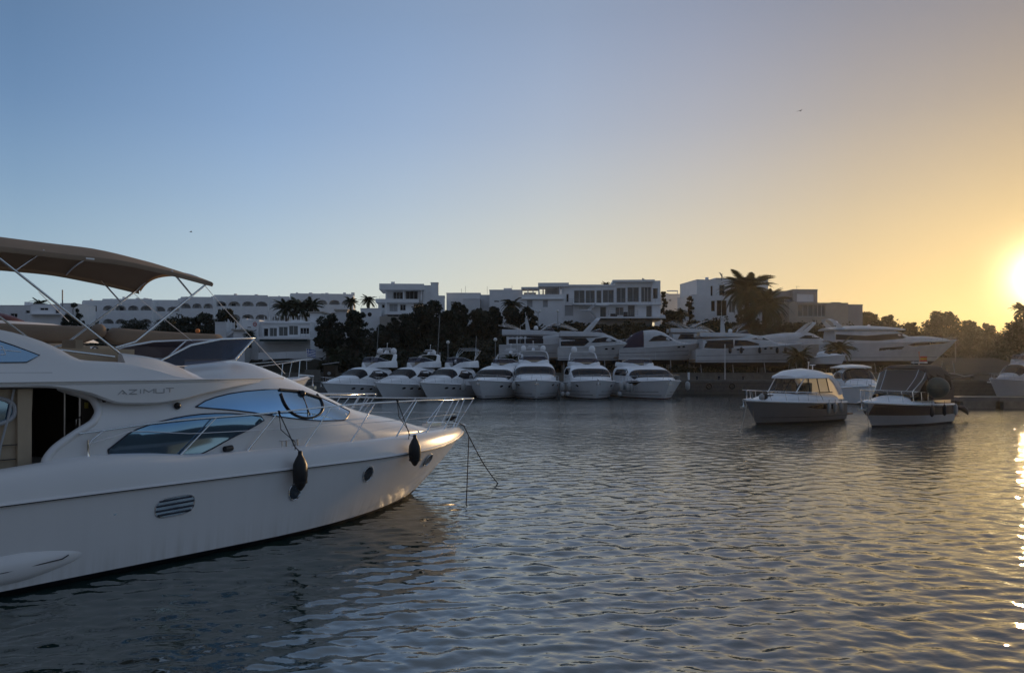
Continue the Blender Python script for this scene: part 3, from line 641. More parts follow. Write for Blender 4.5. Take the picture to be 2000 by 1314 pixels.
# ------------------------------------------------------------------ generic motor boats (local frame: x forward from the transom, z up, waterline z = 0)
def boat(label, name, cat, loc, rz, L=14, B=4.3, fb=(1.3, 1.8), rake=2.0, keel=.5, group=None,
         cab=None, cabw=None, cabn=3.0, ws=None, sidewin=(), hullwin=(), ports=(), stripe=None, boot='antifoul', boot_z=.08, gel='gel_far',
         fly=None, arch=None, mast=None, radomes=(), rail=True, railh=.6, bimini=None, band=None, blunt=2.3, bowline=None, hardtop=None, anchor=True, knuckle=True, ws_mat='glass_dark', swim=True, hoops=(), aerials=(), boards=None, hullm=None, flyws=True, wlb=(.84, 1.7)):
    T = thing(name, label, cat, loc, rz, group); g = M[gel]
    hb = B/2
    def bd(t): return hb*(.90+.10*min(1, t/.35)) if t < .45 else hb*max(0, 1-((t-.45)/.55)**blunt)
    def bw(t): return hb*wlb[0] if t < .35 else hb*wlb[0]*max(0, 1-((t-.35)/.65)**wlb[1])
    def zs(t): return fb[0]+(fb[1]-fb[0])*t**1.6
    def hp(t, f, sd):       # f from keel 0 to sheer 5
        z = (-keel, -keel*.25, boot_z, zs(t)*.42, zs(t)*.75, zs(t))[f]; fr = (z+keel)/(zs(t)+keel)
        x = t*(L-rake*(1-fr)**1.1)
        if f == 0: y = 0
        else:
            q = max(0, z/zs(t)); wl = bw(min(1, t*1.0)); y = wl*(.8 if f == 1 else 1)+(bd(t)-wl)*(q**(.75+.8*t) if q > 0 else 0)
        if f == 3 and knuckle: y += .035*min(1, y)
        return (x, -sd*y, z)
    ts = [0, .1, .22, .34, .45, .55, .64, .72, .79, .85, .9, .94, .97, .99, 1.0]
    def hullv(u, z):
        lo, hi = 0, 1; 
        for _ in range(30):
            m = (lo+hi)/2; fr = (z+keel)/(zs(m)+keel)
            if m*(L-rake*max(0, 1-fr)**1.1) < u: lo = m
            else: hi = m
        q = max(0, z/zs(lo)); wl = bw(lo); return wl+(bd(lo)-wl)*q**(.75+.8*lo)
    b = MB()
    for sd in (1, -1): b.loft([[hp(t, f, sd) for f in (2, 3, 4, 5)] for t in ts], False, flip=sd < 0)
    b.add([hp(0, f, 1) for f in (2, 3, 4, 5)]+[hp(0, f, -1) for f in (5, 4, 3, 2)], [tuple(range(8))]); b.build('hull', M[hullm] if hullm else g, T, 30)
    b = MB()
    for sd in (1, -1): b.loft([[hp(t, f, sd) for f in (0, 1, 2)] for t in ts], False, flip=sd < 0)
    b.add([hp(0, f, 1) for f in (0, 1, 2)]+[hp(0, f, -1) for f in (2, 1)], [tuple(range(5))]); b.build('antifouling', M[boot], T, 30)
    b = MB()        # gunwale and deck in one moulding
    rings = []
    for t in np.linspace(0, 1, 26):
        w, z, x = bd(t), zs(t), t*L; k = min(1, w/.5)
        half = [(w+.02, z-.05), (w+.035, z), (w+.0, z+.05), (w-.07*k, z+.075), (w-.16*k, z+.06), (w-.2*k, z+.01)]
        rings.append([(x, -y, q) for y, q in half]+[(x, y, q) for y, q in half[::-1]])
    b.loft(rings, False); b.build('deck', g, T, 40)
    for sd in (1, -1): MB().tube([(t*L, -sd*(bd(t)+.035), zs(t)-.01) for t in np.linspace(0, 1, 24)], .02, 5).build('rub_rail', M['steel'] if L < 11 else M['gel_grey'], T, 60)
    if swim: MB().box((-.45, 0, .38), (1.0, B*.78, .10)).build('swim_platform', M['teak'], T)
    if band:        # dark band along the topsides  (z fraction range, material)
        for sd in (1, -1):
            MB().loft([[(u, -sd*(hullv(u, zs(u/L)*k)+.045), zs(u/L)*k) for k in np.linspace(band[0], band[1], 4)] for u in np.linspace(.05, L-rake*.35, 30)], False, flip=sd < 0).build('hull_band', M[band[2]], T)
    if stripe:
        for k in stripe:
            for sd in (1, -1): MB().tube([(u, -sd*(hullv(u, zs(u/L)*k)+.012), zs(u/L)*k) for u in np.linspace(.1, L-rake*.75, 24)], .028, 5).build('stripe', M['navy'], T, 60)
    if cab:
        body = Body(zd=lambda u: zs(min(1, max(0, u/L)))+.0, zt=lambda u: smoothi(u, cab), wd=lambda u: smoothi(u, cabw), n=lambda u: cabn)
        us = sorted(set([c[0] for c in cab]+list(np.linspace(cab[0][0], cab[-1][0], 40))))
        b = body.mesh(us, 26); b.add([body.pt(us[0], math.pi*k/26) for k in range(27)], [tuple(range(27))[::-1]]); b.build('superstructure', g, T, 35)
        if ws:
            for (u0, u1, f0, f1) in (ws if isinstance(ws[0], tuple) else (ws,)):
                m_ = MB(); m_.loft([[body.pt(u, f0+(f1-f0)*k/14, .025) for k in range(15)] for u in np.linspace(u0, u1, 8)], False, flip=True); m_.build('windscreen', M[ws_mat], T, 60)
                for ph in (f0+(f1-f0)/3, f0+2*(f1-f0)/3):
                    MB().tube([body.pt(u, ph, .035) for u in np.linspace(u0, u1, 6)], .018, 5).build('mullion', M['black'], T, 60)
        for pl in sidewin:
            for sd in (1, -1): outline_patch(pl, body.v, .02, .03, .35, (sd,)).build('side_window', M['glass_dark'], T, 30)
    for pl in hullwin:
        for sd in (1, -1): outline_patch(pl, hullv, .015, .03, .35, (sd,)).build('hull_window', M['glass_dark'], T, 30)
    for (u, z) in ports:
        for sd in (1, -1):
            pl = [(u+.22*math.cos(t), z+.11*math.sin(t)) for t in np.linspace(0, 2*math.pi, 12, endpoint=False)]
            outline_patch(pl, hullv, .015, .03, .35, (sd,)).build('porthole', M['glass_dark'], T)
    if fly:     # (x0, x1, z0, height, width)
        x0, x1, z0, h, w = fly; rings = []
        for u in np.linspace(x0, x1, 22):
            t = (u-x0)/(x1-x0); ww = w/2*(1 if t < .55 else max(.12, 1-((t-.55)/.45)**2.4*.9)); hh = h*(1-.28*t) if t < .8 else h*(1-.28*t)*max(.1, 1-((t-.8)/.2)**2)
            rings.append([(u, -ww-.08, z0), (u, -ww-.04, z0+hh*.7), (u, -ww+.06, z0+hh), (u, -ww+.16, z0+hh*.97), (u, -ww+.2, z0+.1), (u, ww-.2, z0+.1), (u, ww-.16, z0+hh*.97), (u, ww-.06, z0+hh), (u, ww+.04, z0+hh*.7), (u, ww+.08, z0)])
        MB().loft(rings, False).build('flybridge', g, T, 35)
        xs = x1-.16*(x1-x0); ww = w/2*.72
        b = MB().loft([[(xs-1.3, -w/2*.98, z0+h*.8), (xs-1.5, -w/2*.98, z0+h*.9)], [(xs, -ww, z0+h*.72), (xs-.35, -ww, z0+h+.28)], [(xs+.25, 0, z0+h*.70), (xs-.05, 0, z0+h+.32)], [(xs, ww, z0+h*.72), (xs-.35, ww, z0+h+.28)], [(xs-1.3, w/2*.98, z0+h*.8), (xs-1.5, w/2*.98, z0+h*.9)]], False)
        if flyws: b.build('fly_windscreen', GLASS_CLEAR, T)
        if flyws: MB().tube([(xs-1.5, -w/2*.98, z0+h*.9), (xs-.35, -ww, z0+h+.28), (xs-.05, 0, z0+h+.32), (xs-.35, ww, z0+h+.28), (xs-1.5, w/2*.98, z0+h*.9)], .022, 6).build('windscreen_frame', M['steel'], T, 60)
        MB().box((x0+.9, 0, z0+.45), (1.3, w*.62, .5)).build('flybridge_seat', M['canvas_dark'] if boards == 'dark' else M['beige'], T)
    if arch:    # (x, z0, height, width, sweep) swept-back arch
        x, z0, h, w, sw = arch; rings = []
        path = [(-1, 0), (-.97, .45), (-.88, .85), (-.6, .98), (0, 1.0), (.6, .98), (.88, .85), (.97, .45), (1, 0)]
        r2 = []
        for y, q in path:
            c = .42*(1-.45*q); X = x-sw*q; Z = z0+h*q
            nx = 0.07 if abs(y) > .8 else .0
            r2.append([(X-c, y*w/2-.05, Z-.05), (X+c, y*w/2-.05, Z-.02), (X+c, y*w/2+.05, Z+.05), (X-c, y*w/2+.05, Z+.05)])
        MB().loft(r2, True, True).build('radar_arch', g, T, 40)
    if mast:    # (x, z0, height, lean) solid pylon
        x, z0, h, ln = mast
        b = MB().loft([[(x-ln*q-.28*(1-.4*q), -.22*(1-.3*q), z0+h*q), (x-ln*q+.34*(1-.5*q), -.16*(1-.3*q), z0+h*q), (x-ln*q+.34*(1-.5*q), .16*(1-.3*q), z0+h*q), (x-ln*q-.28*(1-.4*q), .22*(1-.3*q), z0+h*q)] for q in (0, .5, 1)], True, True)
        b.box((x-ln, 0, z0+h+.04), (.3, 1.5, .07)); b.build('radar_mast', g, T, 40)
        MB().tube([(x-ln, 0, z0+h+.05), (x-ln-.1, 0, z0+h+.75)], .03, 6).ball((x-ln-.1, 0, z0+h+.78), .07).build('light_mast', g, T, 60)
        MB().box((x-ln+.05, 0, z0+h+.22), (.16, 1.15, .11)).build('radar_bar', M['white'], T)
    for (x, y, z, r) in radomes: MB().lathe([(r*.7, 0), (r, r*.25), (r, r*.9), (r*.85, r*1.4), (r*.45, r*1.75), (.02, r*1.85)], (x, y, z), 14).build('satellite_dome', M['white'], T, 50)
    if rail:
        x0 = L*.42 if rail is True else rail; uu = np.linspace(x0, L*.97, 20); zr = lambda u: zs(min(1, u/L))+railh*min(1, (u-x0)/.5+.1)
        def ry(u): return max(.16, bd(min(1, u/L))-.12)
        pts = [(u, -ry(u), zr(u)) for u in uu]; pts += [(L*1.0+.05, -.14, zr(L)), (L*1.0+.05, .14, zr(L))]; pts += [(x, -y, z) for x, y, z in pts[:20][::-1]]
        MB().tube(pts, .018, 5).build('bow_rail', M['steel'], T, 60)
        for sd in (1, -1):
            for u in np.linspace(x0+.8, L*.965, 6):
                MB().tube([(u-.12, -sd*ry(u-.12), zs(min(1, u/L))+.02), (u, -sd*ry(u), zr(u))], .014, 5).build('stanchion', M['steel'], T, 60)
    if anchor: MB().tube([(L-.5, 0, zs(1)+.1), (L+.18, 0, zs(1)+.05), (L+.16, 0, zs(1)-.35)], .05, 6).box((L+.12, 0, zs(1)-.38), (.1, .42, .12)).build('anchor', M['steel'], T)
    for (xa, za, xb, zb_, w) in hoops:      # bare canopy hoops, folded
        for k in range(3):
            X = xb-.45*k; Z = zb_-.12*k
            MB().tube([(xa, -w/2, za), ((xa+X)/2, -w/2, (za+Z)/2+.12), (X, -w/2*.9, Z), (X, w/2*.9, Z), ((xa+X)/2, w/2, (za+Z)/2+.12), (xa, w/2, za)], .022, 5).build('canopy_hoop', M['steel'], T, 60)
    for (x, y, z, h) in aerials: MB().tube([(x, y, z), (x-.1*h, y, z+h)], .012, 4).build('aerial', M['white'], T)
    if hardtop:     # (x0, x1, z, width, thickness)
        x0, x1, z, w, th = hardtop; rings = []
        for u in np.linspace(x0, x1, 14):
            t = (u-x0)/(x1-x0); ww = w/2*(1-.25*max(0, t-.6)**2*6); rr = th*(.5+1.0*math.sin(math.pi*min(1, t*.9+.08)))
            rings.append([(u, -ww, z-.02), (u, -ww*.98, z+rr*.35), (u, -ww*.6, z+rr*.85), (u, 0, z+rr), (u, ww*.6, z+rr*.85), (u, ww*.98, z+rr*.35), (u, ww, z-.02), (u, 0, z-.03)])
        MB().loft(rings, True, True).build('hardtop', g, T, 40)
    return T
HULL_FENDERS = 'fenders hung along the moored boats'
def fender(x, y, z, r, h, label, group=None, m='fender', cat='fender', rope=.5):
    F = thing('fender', label, cat, (x, y, z), 0, group)
    MB().lathe([(.015, -h/2-.03), (r*.55, -h/2+.02), (r*.95, -h/2+h*.16), (r, 0), (r*.95, h/2-h*.16), (r*.55, h/2-.02), (.03, h/2+.05)], (0, 0, 0), 14).build('fender_body', M[m], F, 60)
    if rope: MB().tube([(0, 0, h/2), (.0, 0, h/2+rope)], .012, 5).build('fender_rope', M['rope'], F, 60)
    return F
def bow_on(px, py, Y, yaw):        # where to put the origin (transom) of a boat whose stem meets the water at a pixel
    x, y, _ = at(px, py, Y); return x, y
# ------------------------------------------------------------------ boats moored across the harbour, bows towards us
def place(L_wl, px, Y, deg):       # bow waterline point seen at px, at depth Y; heading deg from straight towards the camera (+ = bow swung to the photo's left)
    x = (px-1000)/FPX*Y; a = math.radians(-90-deg); return (x-L_wl*math.cos(a), Y-L_wl*math.sin(a), 0), a
G1 = 'motor boats moored side by side along the far quay'
# three low boats with bows swung to the left
def sport(label, px, Y, deg, L=11.2, fbx=(1.25, 1.7), **k):
    loc, a = place(L-1.7, px, Y, deg); q = L/13
    cab = [(2.2, 3.2), (4.0, 3.3), (6.0, 3.28), (7.0, 3.1), (8.5, 2.45), (9.4, 2.28), (11.2, 1.98), (12.4, 1.74)]
    cabw = [(2.2, 1.7), (6, 1.7), (8.5, 1.62), (10.2, 1.2), (11.6, .6), (12.4, .06)]
    cab = [(x*q, z) for x, z in cab]; cabw = [(x*q, w) for x, w in cabw]
    return boat(label, 'motor_boat', 'motor boat', loc, a, L=L, B=4.1, fb=fbx, rake=2.0, group=G1, cab=cab, cabw=cabw, cabn=3.6, blunt=2.6,
        ws=(7.05*q, 8.5*q, .42, math.pi-.42), sidewin=[[(3.0*q, 2.05), (3.3*q, 2.6), (4.4*q, 2.95), (5.8*q, 2.9), (7.0*q, 2.3), (5.5*q, 2.0)]],
        ports=[(8.2*q, 1.05), (9.4*q, 1.1), (6.8*q, 1.0)], fly=k.pop('fly', (1.0, 4.4, 3.25, .8, 3.0)), **k)
sport('low white flybridge boat, leftmost of the far row, with two round domes on its arch', 652, 84, 30, arch=(1.5, 3.8, 1.0, 2.7, .7), radomes=[(.9, -.95, 4.8, .34), (.9, .95, 4.8, .34)], aerials=[(1.2, -1.2, 4.6, 3.6), (4.5, .8, 3.3, 1.2)], mast=(1.0, 4.8, .35, .1))
sport('white flybridge boat second from the left in the far row, tall single aerial', 752, 85, 27, arch=(1.5, 3.8, .9, 2.7, .6), radomes=[(.9, .5, 4.7, .26)], aerials=[(1.2, 1.2, 4.6, 4.6)], mast=(1.0, 4.7, .3, .1))
sport('white boat third in the far row with bare dark hoops over its flybridge', 838, 86, 27, L=10.6, hoops=[(1.6, 3.9, .7, 5.4, 2.5)], radomes=[(3.8, .2, 3.75, .2)], aerials=[(1.2, 1.2, 4.2, 2.6)], boards='dark')
def fly_bow(label, px, Y, deg, L=15, B=5.5, fb=(1.45, 1.95), top=4.75, wsz=(.28, math.pi-.28), **k):
    loc, a = place(L-2.0, px, Y, deg); s = L/15; r = top-1.0
    cab = [(2.5, r), (5.6, r), (7.0, r-.10), (8.9, r-.50), (10.3, r-1.28), (10.9, r-1.36), (12.0, fb[1]+.28), (13.2, fb[1]+.15), (14.0, fb[1])]
    cabw = [(2.5, B*.42), (8, B*.42), (10, B*.40), (11, B*.33), (12, B*.27), (13.3, B*.14), (14.0, .05)]
    return boat(label, 'motor_yacht', 'yacht', loc, a, L=L, B=B, fb=fb, rake=2.4, group=G1, cab=[(x*s, z) for x, z in cab], cabw=[(x*s, z) for x, z in cabw], cabn=4.6, blunt=3.4,
        ws=k.pop('ws', (8.8*s, 10.35*s, wsz[0], wsz[1])), sidewin=[[(3.2*s, r-1.1), (3.6*s, r-.45), (7.2*s, r-.4), (8.2*s, r-.75), (7.5*s, r-1.15)]],
        wlb=(.90, 2.8), fly=(1.5*s, 6.2*s, r-.12, .52, B*.62), **k)
fly_bow('white flybridge yacht with broad dark windscreen, fourth from the left in the far row', 945, 85, 14, B=5.0, top=4.5, ports=[(12.0, 1.3), (10.5, 1.25)], stripe=(.15,), arch=(2.2, 4.0, .9, 3.2, .5), aerials=[(2, 1.2, 4.6, 3.6), (2, .9, 4.6, 3.2)], mast=(1.6, 4.9, .3, .1), wsz=(.2, math.pi-.2))
fly_bow('tallest white yacht in the far row, bow head-on, two domes behind its flybridge', 1047, 85, 0, ports=[(12.2, 1.45), (10.6, 1.4)], top=4.85, arch=(2.2, 4.2, 1.0, 3.5, .5), radomes=[(1.6, -1.15, 5.25, .32), (1.6, 1.15, 5.25, .32)], mast=(1.6, 5.2, .35, .1), stripe=(.3, .12))
fly_bow('white yacht with white-framed windscreen, second from the right in the far row', 1163, 85, -2, B=5.4, ports=[(12.0, 1.35)], top=4.6, arch=(2.2, 4.1, 1.0, 3.2, .5), radomes=[(1.6, -.95, 5.1, .34), (1.6, 1.15, 5.1, .38)], stripe=(.42, .22), wsz=(.62, math.pi-.62))
fly_bow('white yacht with angular dark hull window at the right end of the far row', 1296, 85, -9, B=5.8, fb=(1.5, 1.95), top=4.5, hullwin=[[(8.6, 1.75), (11.6, 1.9), (12.2, 1.78), (11.0, 1.4), (9.0, 1.3)]], stripe=(.40, .2), boot='antifoul_red', aerials=[(5, 1.9, 4.1, .9)], wsz=(.2, math.pi-.2))
# fenders between them
for px, z, Y, big, wh in ((1004, 1.3, 86, 1, 'between the fourth and fifth moored boats'), (1098, 1.2, 86, 1, 'on the right side of the tallest moored yacht'), (1099, .5, 85.6, 0, 'right of the tallest moored yacht'), (1112, 1.25, 86, 1, 'on the left side of the second yacht from the right'), (1109, .5, 85.2, 0, 'left of the second yacht from the right'), (1213, 1.25, 86, 1, 'on the right side of the second yacht from the right'), (1210, .5, 85.4, 0, 'right of the second yacht from the right'), (1226, 1.2, 86, 1, 'in the middle of the cluster left of the rightmost moored yacht'), (1219, 1.35, 86.5, 1, 'leftmost of the cluster beside the rightmost moored yacht'), (1233, 1.1, 86.4, 1, 'rightmost of the cluster left of the rightmost moored yacht'), (1343, 1.35, 86, 1, 'at the right side of the rightmost moored yacht'), (905, 1.2, 86.5, 1, 'between the third and fourth moored boats')):
    x, y, _ = at(px, 700, Y)
    fender(x, y, z, .26 if big else .24, .85 if big else .45, ('grey cylinder fender ' if big else 'pale round fender low on the water ')+wh, HULL_FENDERS if big else 'round fenders low between the moored yachts')
# ------------------------------------------------------------------ yachts ashore, in side view, bows to the right
YS = 110.0
def cradle(x0, x1, y, z, label):
    T = thing('boat_cradle', label, 'cradle', (x0, y, 2.3))
    for x in np.linspace(.8, x1-x0-1.2, 4):
        for s_ in (-1, 1): MB().tube([(x, s_*1.9, 0), (x, s_*1.25, z-2.3+.05)], .06, 5).build('prop', M['pole'], T)
        MB().box((x, 0, (z-2.3-.5)/2), (.4, .5, max(.2, z-2.3-.5))).build('keel_block', M['stone'], T)
def ashore(label, px0, px1, ybot, Y, yaw=0, cr=None, **k):
    s_ = FPX/Y; L = (px1-px0)/s_/math.cos(math.radians(yaw)); x, y, z = at(px0, ybot, Y)
    if cr: cradle(x, x+L, Y, z, cr)
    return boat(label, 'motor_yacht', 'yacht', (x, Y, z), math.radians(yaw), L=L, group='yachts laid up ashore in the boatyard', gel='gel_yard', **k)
# first, with its radar pylon and folded canopy hoops
ashore('flybridge yacht ashore furthest left with white radar pylon and row of dark saloon windows', 975, 1190, 704, 111, 0, cr='steel cradle under the leftmost yacht ashore', B=4.8, fb=(2.0, 2.6), rake=2.6,
    cab=[(1.0, 3.35), (5, 3.5), (8.2, 3.45), (10.5, 3.0), (12.6, 2.75), (14.2, 2.55)], cabw=[(1, 2.0), (8, 2.0), (11, 1.5), (13.5, .6), (14.2, .1)], cabn=4.5,
    sidewin=[[(1.3, 2.25), (1.3, 3.15), (2.3, 3.2), (2.3, 2.25)], [(2.45, 2.25), (2.45, 3.2), (3.4, 3.25), (3.4, 2.25)], [(3.55, 2.25), (3.55, 3.25), (5.9, 3.25), (5.9, 2.25)]], stripe=(.45, .15),
    fly=(.4, 8.6, 3.4, .75, 3.6), mast=(3.9, 4.0, 1.7, .25), hoops=[(3.2, 4.0, .8, 5.0, 3.0), (5.5, 4.0, 8.0, 5.2, 3.0)], radomes=[(5.0, .6, 4.2, .3)], rail=8.5)
ashore('yacht ashore with tall swept white arch and beige cockpit enclosure, second from the left', 1088, 1236, 705, 108, 0, cr='steel cradle under the yacht with the tall swept arch', B=4.4, fb=(1.7, 2.35), rake=2.2, stripe=(.4, .15),
    cab=[(.3, 3.1), (4, 3.35), (6.6, 3.4), (7.8, 2.9), (8.8, 2.55), (9.5, 2.35)], cabw=[(.3, 1.8), (6, 1.8), (8, 1.3), (9.5, .15)], cabn=3.4,
    sidewin=[[(4.3, 2.35), (4.9, 2.9), (6.2, 3.1), (7.4, 2.75), (7.7, 2.5)], [(.4, 1.95), (.4, 2.9), (3.6, 3.0), (4.1, 2.5), (3.4, 1.95)]], ports=[(6.3, 1.55), (7.2, 1.6)],
    fly=(.3, 6.9, 3.2, .7, 3.4), arch=(3.4, 3.3, 2.3, 3.2, -2.0), hoops=[(2.6, 4.0, .2, 5.0, 2.8)], rail=6.3)
c_ = ashore('hardtop sport yacht ashore with dark purple cockpit cover, third from the left', 1205, 1368, 704, 109, 0, cr='steel cradle under the yacht with the purple cover', B=4.4, fb=(1.55, 2.3), rake=2.3,
    cab=[(1.8, 3.3), (3.4, 3.95), (4.8, 4.05), (6.0, 3.75), (7.6, 2.75), (8.4, 2.45), (9.9, 2.25)], cabw=[(1.8, 1.7), (5, 1.75), (7.6, 1.45), (9.9, .2)], cabn=3.0,
    sidewin=[[(3.9, 2.5), (4.6, 3.1), (5.6, 3.35), (6.5, 3.05), (7.2, 2.6)]], ports=[(7.9, 1.75), (8.6, 1.8)], stripe=(.35, .62), rail=7.0)
Body(zd=lambda u: 1.5, zt=lambda u: smoothi(u, [(.2, 1.7), (1.4, 2.9), (2.6, 3.75), (3.3, 3.98)]), wd=lambda u: 1.78, n=lambda u: 4.0).mesh(list(np.linspace(.2, 3.3, 14)), 20).build('cockpit_cover', M['canvas_blue'], c_, 50)
ashore('white flybridge yacht ashore half hidden behind the hardtop sport yacht', 1303, 1430, 700, 122, 0, B=4.6, fb=(2.0, 2.6), rake=2.3,
    cab=[(.5, 3.8), (4, 3.9), (6.2, 3.8), (7.4, 3.0), (9.0, 2.6)], cabw=[(.5, 1.9), (6, 1.8), (9, .3)], cabn=4, sidewin=[[(1.2, 2.8), (1.6, 3.55), (5.8, 3.6), (7.0, 2.9)]], fly=(.2, 6.5, 3.8, .65, 3.3), hoops=[(3.0, 4.4, .8, 5.6, 2.8), (3.2, 4.4, 6.2, 5.7, 2.8)], rail=False)
ashore('long white flybridge yacht ashore with black saloon glass and twin pylon, fourth from the left', 1352, 1566, 709, 108, 0, cr='steel cradle under the long yacht with the twin pylon', B=4.8, fb=(1.7, 2.55), rake=2.5,
    cab=[(1.0, 3.2), (4, 3.6), (7.5, 3.7), (8.8, 3.55), (11.0, 2.65), (12.3, 2.55), (13.6, 2.45)], cabw=[(1, 2.0), (8, 2.0), (10.6, 1.6), (13, .7), (13.6, .1)], cabn=3.6,
    sidewin=[[(1.1, 1.95), (1.4, 2.9), (4.9, 3.05), (4.9, 1.75)], [(5.0, 2.2), (5.1, 2.98), (6.6, 2.95), (8.2, 2.5), (8.2, 2.3)], [(7.3, 3.1), (8.2, 3.38), (8.8, 3.33), (9.7, 2.95)]],
    ports=[(9.0, 1.85), (9.8, 1.9), (5.4, 1.75), (6.0, 1.75)], stripe=(.18, .55), fly=(.6, 8.4, 3.4, .6, 3.6), mast=(4.0, 3.9, 1.9, .05), hoops=[(2.6, 4.0, .2, 5.2, 3.0), (5.4, 4.0, 6.8, 5.2, 3.0)], radomes=[(5.0, 0, 4.0, .28)], rail=9.0)
for px, wh in ((1426, 'first from the stern'), (1448, 'second from the stern'), (1484, 'in the middle'), (1518, 'second from the bow'), (1534, 'nearest the bow')):
    x, y, z = at(px, 684, 105.4); fender(x, y, z, .2, .75, 'dark soft fender '+wh+' on the long twin-pylon yacht ashore', 'fenders on the long yacht ashore', 'canvas_dark')
ashore('white yacht ashore with raised swept arch, between the long one and the big sleek one', 1478, 1640, 703, 118, 0, B=4.6, fb=(1.9, 2.6), rake=2.3,
    cab=[(.5, 3.5), (4, 3.9), (7, 3.95), (9.2, 3.1), (11.0, 2.65)], cabw=[(.5, 1.9), (8, 1.8), (11, .3)], cabn=3.4, sidewin=[[(5.4, 3.05), (6.4, 3.5), (8, 3.5), (9.3, 3.0)]], arch=(6.2, 3.8, 1.6, 3.0, -1.8), rail=False)
ashore('biggest sleek white yacht ashore with long dark hull windows, at the right of the boatyard', 1612, 1868, 706, 109, 0, cr='steel cradle under the biggest sleek yacht', B=5.2, fb=(2.35, 2.8), rake=3.6,
    cab=[(.5, 4.3), (4, 4.4), (8, 4.2), (9.6, 3.75), (10.6, 3.3), (12.5, 3.35), (14.5, 3.2), (16.6, 2.85)], cabw=[(.5, 2.0), (8, 2.0), (11, 1.75), (15, 1.0), (16.6, .2)], cabn=5, 
    sidewin=[[(.6, 2.85), (.6, 3.55), (4.5, 3.35), (9.6, 3.72), (10.3, 3.32), (9.4, 3.0), (6.0, 2.7)]], hullwin=[[(6.0, 1.15), (6.1, 1.75), (9.4, 1.95), (9.0, 1.5), (8.4, 1.15)], [(9.8, 2.15), (10.6, 2.0), (15.2, 2.38), (16.4, 2.62), (10.8, 2.4)]],
    stripe=(.22,), anchor=True, rail=11.5, railh=.35, hardtop=(-.2, 9.9, 4.15, 4.3, .42), arch=(1.5, 4.3, 1.3, 3.4, 1.4), radomes=[(1.4, 0, 4.85, .3), (5.9, .3, 4.55, .22)])
# hoist chain posts by its bow, small craft among them
def post(px, py0, py1, Y, label, m='white', r=.05, name='post', cat='pole', lean=0):
    x, y, z0 = at(px, py1, Y); z1 = at(px, py0, Y)[2]; T = thing(name, label, cat, (x, y, z0)); MB().tube([(0, 0, 0), (lean, 0, z1-z0)], r, 6).build('shaft', M[m], T, 60)
post(1416, 672, 745, 104, 'tall white pole standing before the long twin-pylon yacht', r=.05)
post(1345, 727, 747, 101.5, 'short white post on the quay edge right of the moored row', r=.14)
post(1866, 668, 706, 106, 'thin post under the bow tip of the biggest sleek yacht', 'pole', .05)
post(929, 660, 700, 106, 'leaning wooden pole above the fourth moored boat, left one', 'bark', .06, lean=.3)
post(937, 664, 700, 106, 'leaning wooden pole above the fourth moored boat, right one', 'bark', .06, lean=-.2)
post(912, 676, 702, 105, 'thin leaning pole behind the third moored boat', 'bark', .05, lean=.8)
post(859, 688, 706, 106, 'pale short post on the slope behind the third moored boat', 'pole', .12)
post(122, 566, 600, 158, 'mast with cross arms above the white house at the far left', 'pole', .12)
x, y, z = at(1603, 712, 104)
boat('small blue-white day boat standing ashore behind the hardtop cruiser', 'day_boat', 'boat', (x-.6, 104, z), math.radians(-70), L=5.2, B=2.2, fb=(.9, 1.2), rake=1.0, cab=[(1, 1.6), (2.2, 1.75), (3.4, 1.35), (4.6, 1.2)], cabw=[(1, .8), (3, .8), (4.6, .1)], ws=(2.3, 3.3, .5, 2.6), rail=False, anchor=False, swim=False)
# boat moored bow-on between the two right cruisers, further back
loc, a = place(7.5, 1690, 72, 8)
boat('white hardtop cruiser moored further back between the two right-hand boats', 'motor_boat', 'motor boat', loc, a, L=9, B=3.6, fb=(1.25, 1.7), rake=1.4, cab=[(1.5, 3.0), (4, 3.35), (5.0, 3.2), (6.3, 2.2), (7.6, 1.95), (8.4, 1.75)], cabw=[(1.5, 1.5), (5, 1.5), (7, 1.2), (8.4, .1)], cabn=3.2, ws=(5.05, 6.15, .35, math.pi-.35), fly=None, hardtop=(1.2, 5.2, 3.25, 3.0, .22), sidewin=[[(2, 2.2), (2.4, 2.85), (4.8, 2.85), (5.6, 2.3)]])
# right edge
loc, a = place(7.0, 1952, 93, 60)
boat('hazy grey cruiser at the right edge of the view with hooped canopy frame', 'motor_boat', 'motor boat', (loc[0]+1.2, loc[1], .0), a, L=11, B=3.8, fb=(1.6, 2.0), rake=1.8, gel='gel_grey', cab=[(2, 3.6), (4, 4.0), (6, 3.6), (7.4, 2.6), (9.6, 2.1)], cabw=[(2, 1.6), (6, 1.5), (9.6, .15)], cabn=3, ws=(6.1, 7.3, .4, 2.7), sidewin=[[(2.4, 2.6), (3, 3.3), (5.4, 3.3), (6.6, 2.6)]], hoops=[(3.2, 4.0, 1.0, 5.4, 2.8)], fly=(1.2, 5.6, 3.7, .7, 2.9))
def rib():
    x, y, z = at(1876, 744, 102.5); T = thing('inflatable_boat', 'dark inflatable tender pulled up on the ramp right of the canvas-topped boat', 'dinghy', (x, y, z+.1), math.radians(-12))
    for s_ in (-1, 1): MB().tube([(-1.4, s_*.55, .1), (.4, s_*.55, .2), (1.3, s_*.3, .45), (1.55, 0, .55)], [.22, .24, .2, .16], 10).build('tube', M['rubber'], T, 60)
    MB().box((-.1, 0, .08), (2.4, .9, .12)).build('floor', M['rubber'], T); MB().tube([(-1.4, 0, .9), (-.5, 0, .78), (.5, 0, .5), (1.5, 0, .66)], .05, 6).build('cover_ridge', M['gel_grey'], T)
    MB().box((-1.45, 0, .5), (.3, .35, .8)).build('outboard_motor', M['black'], T)
rib()
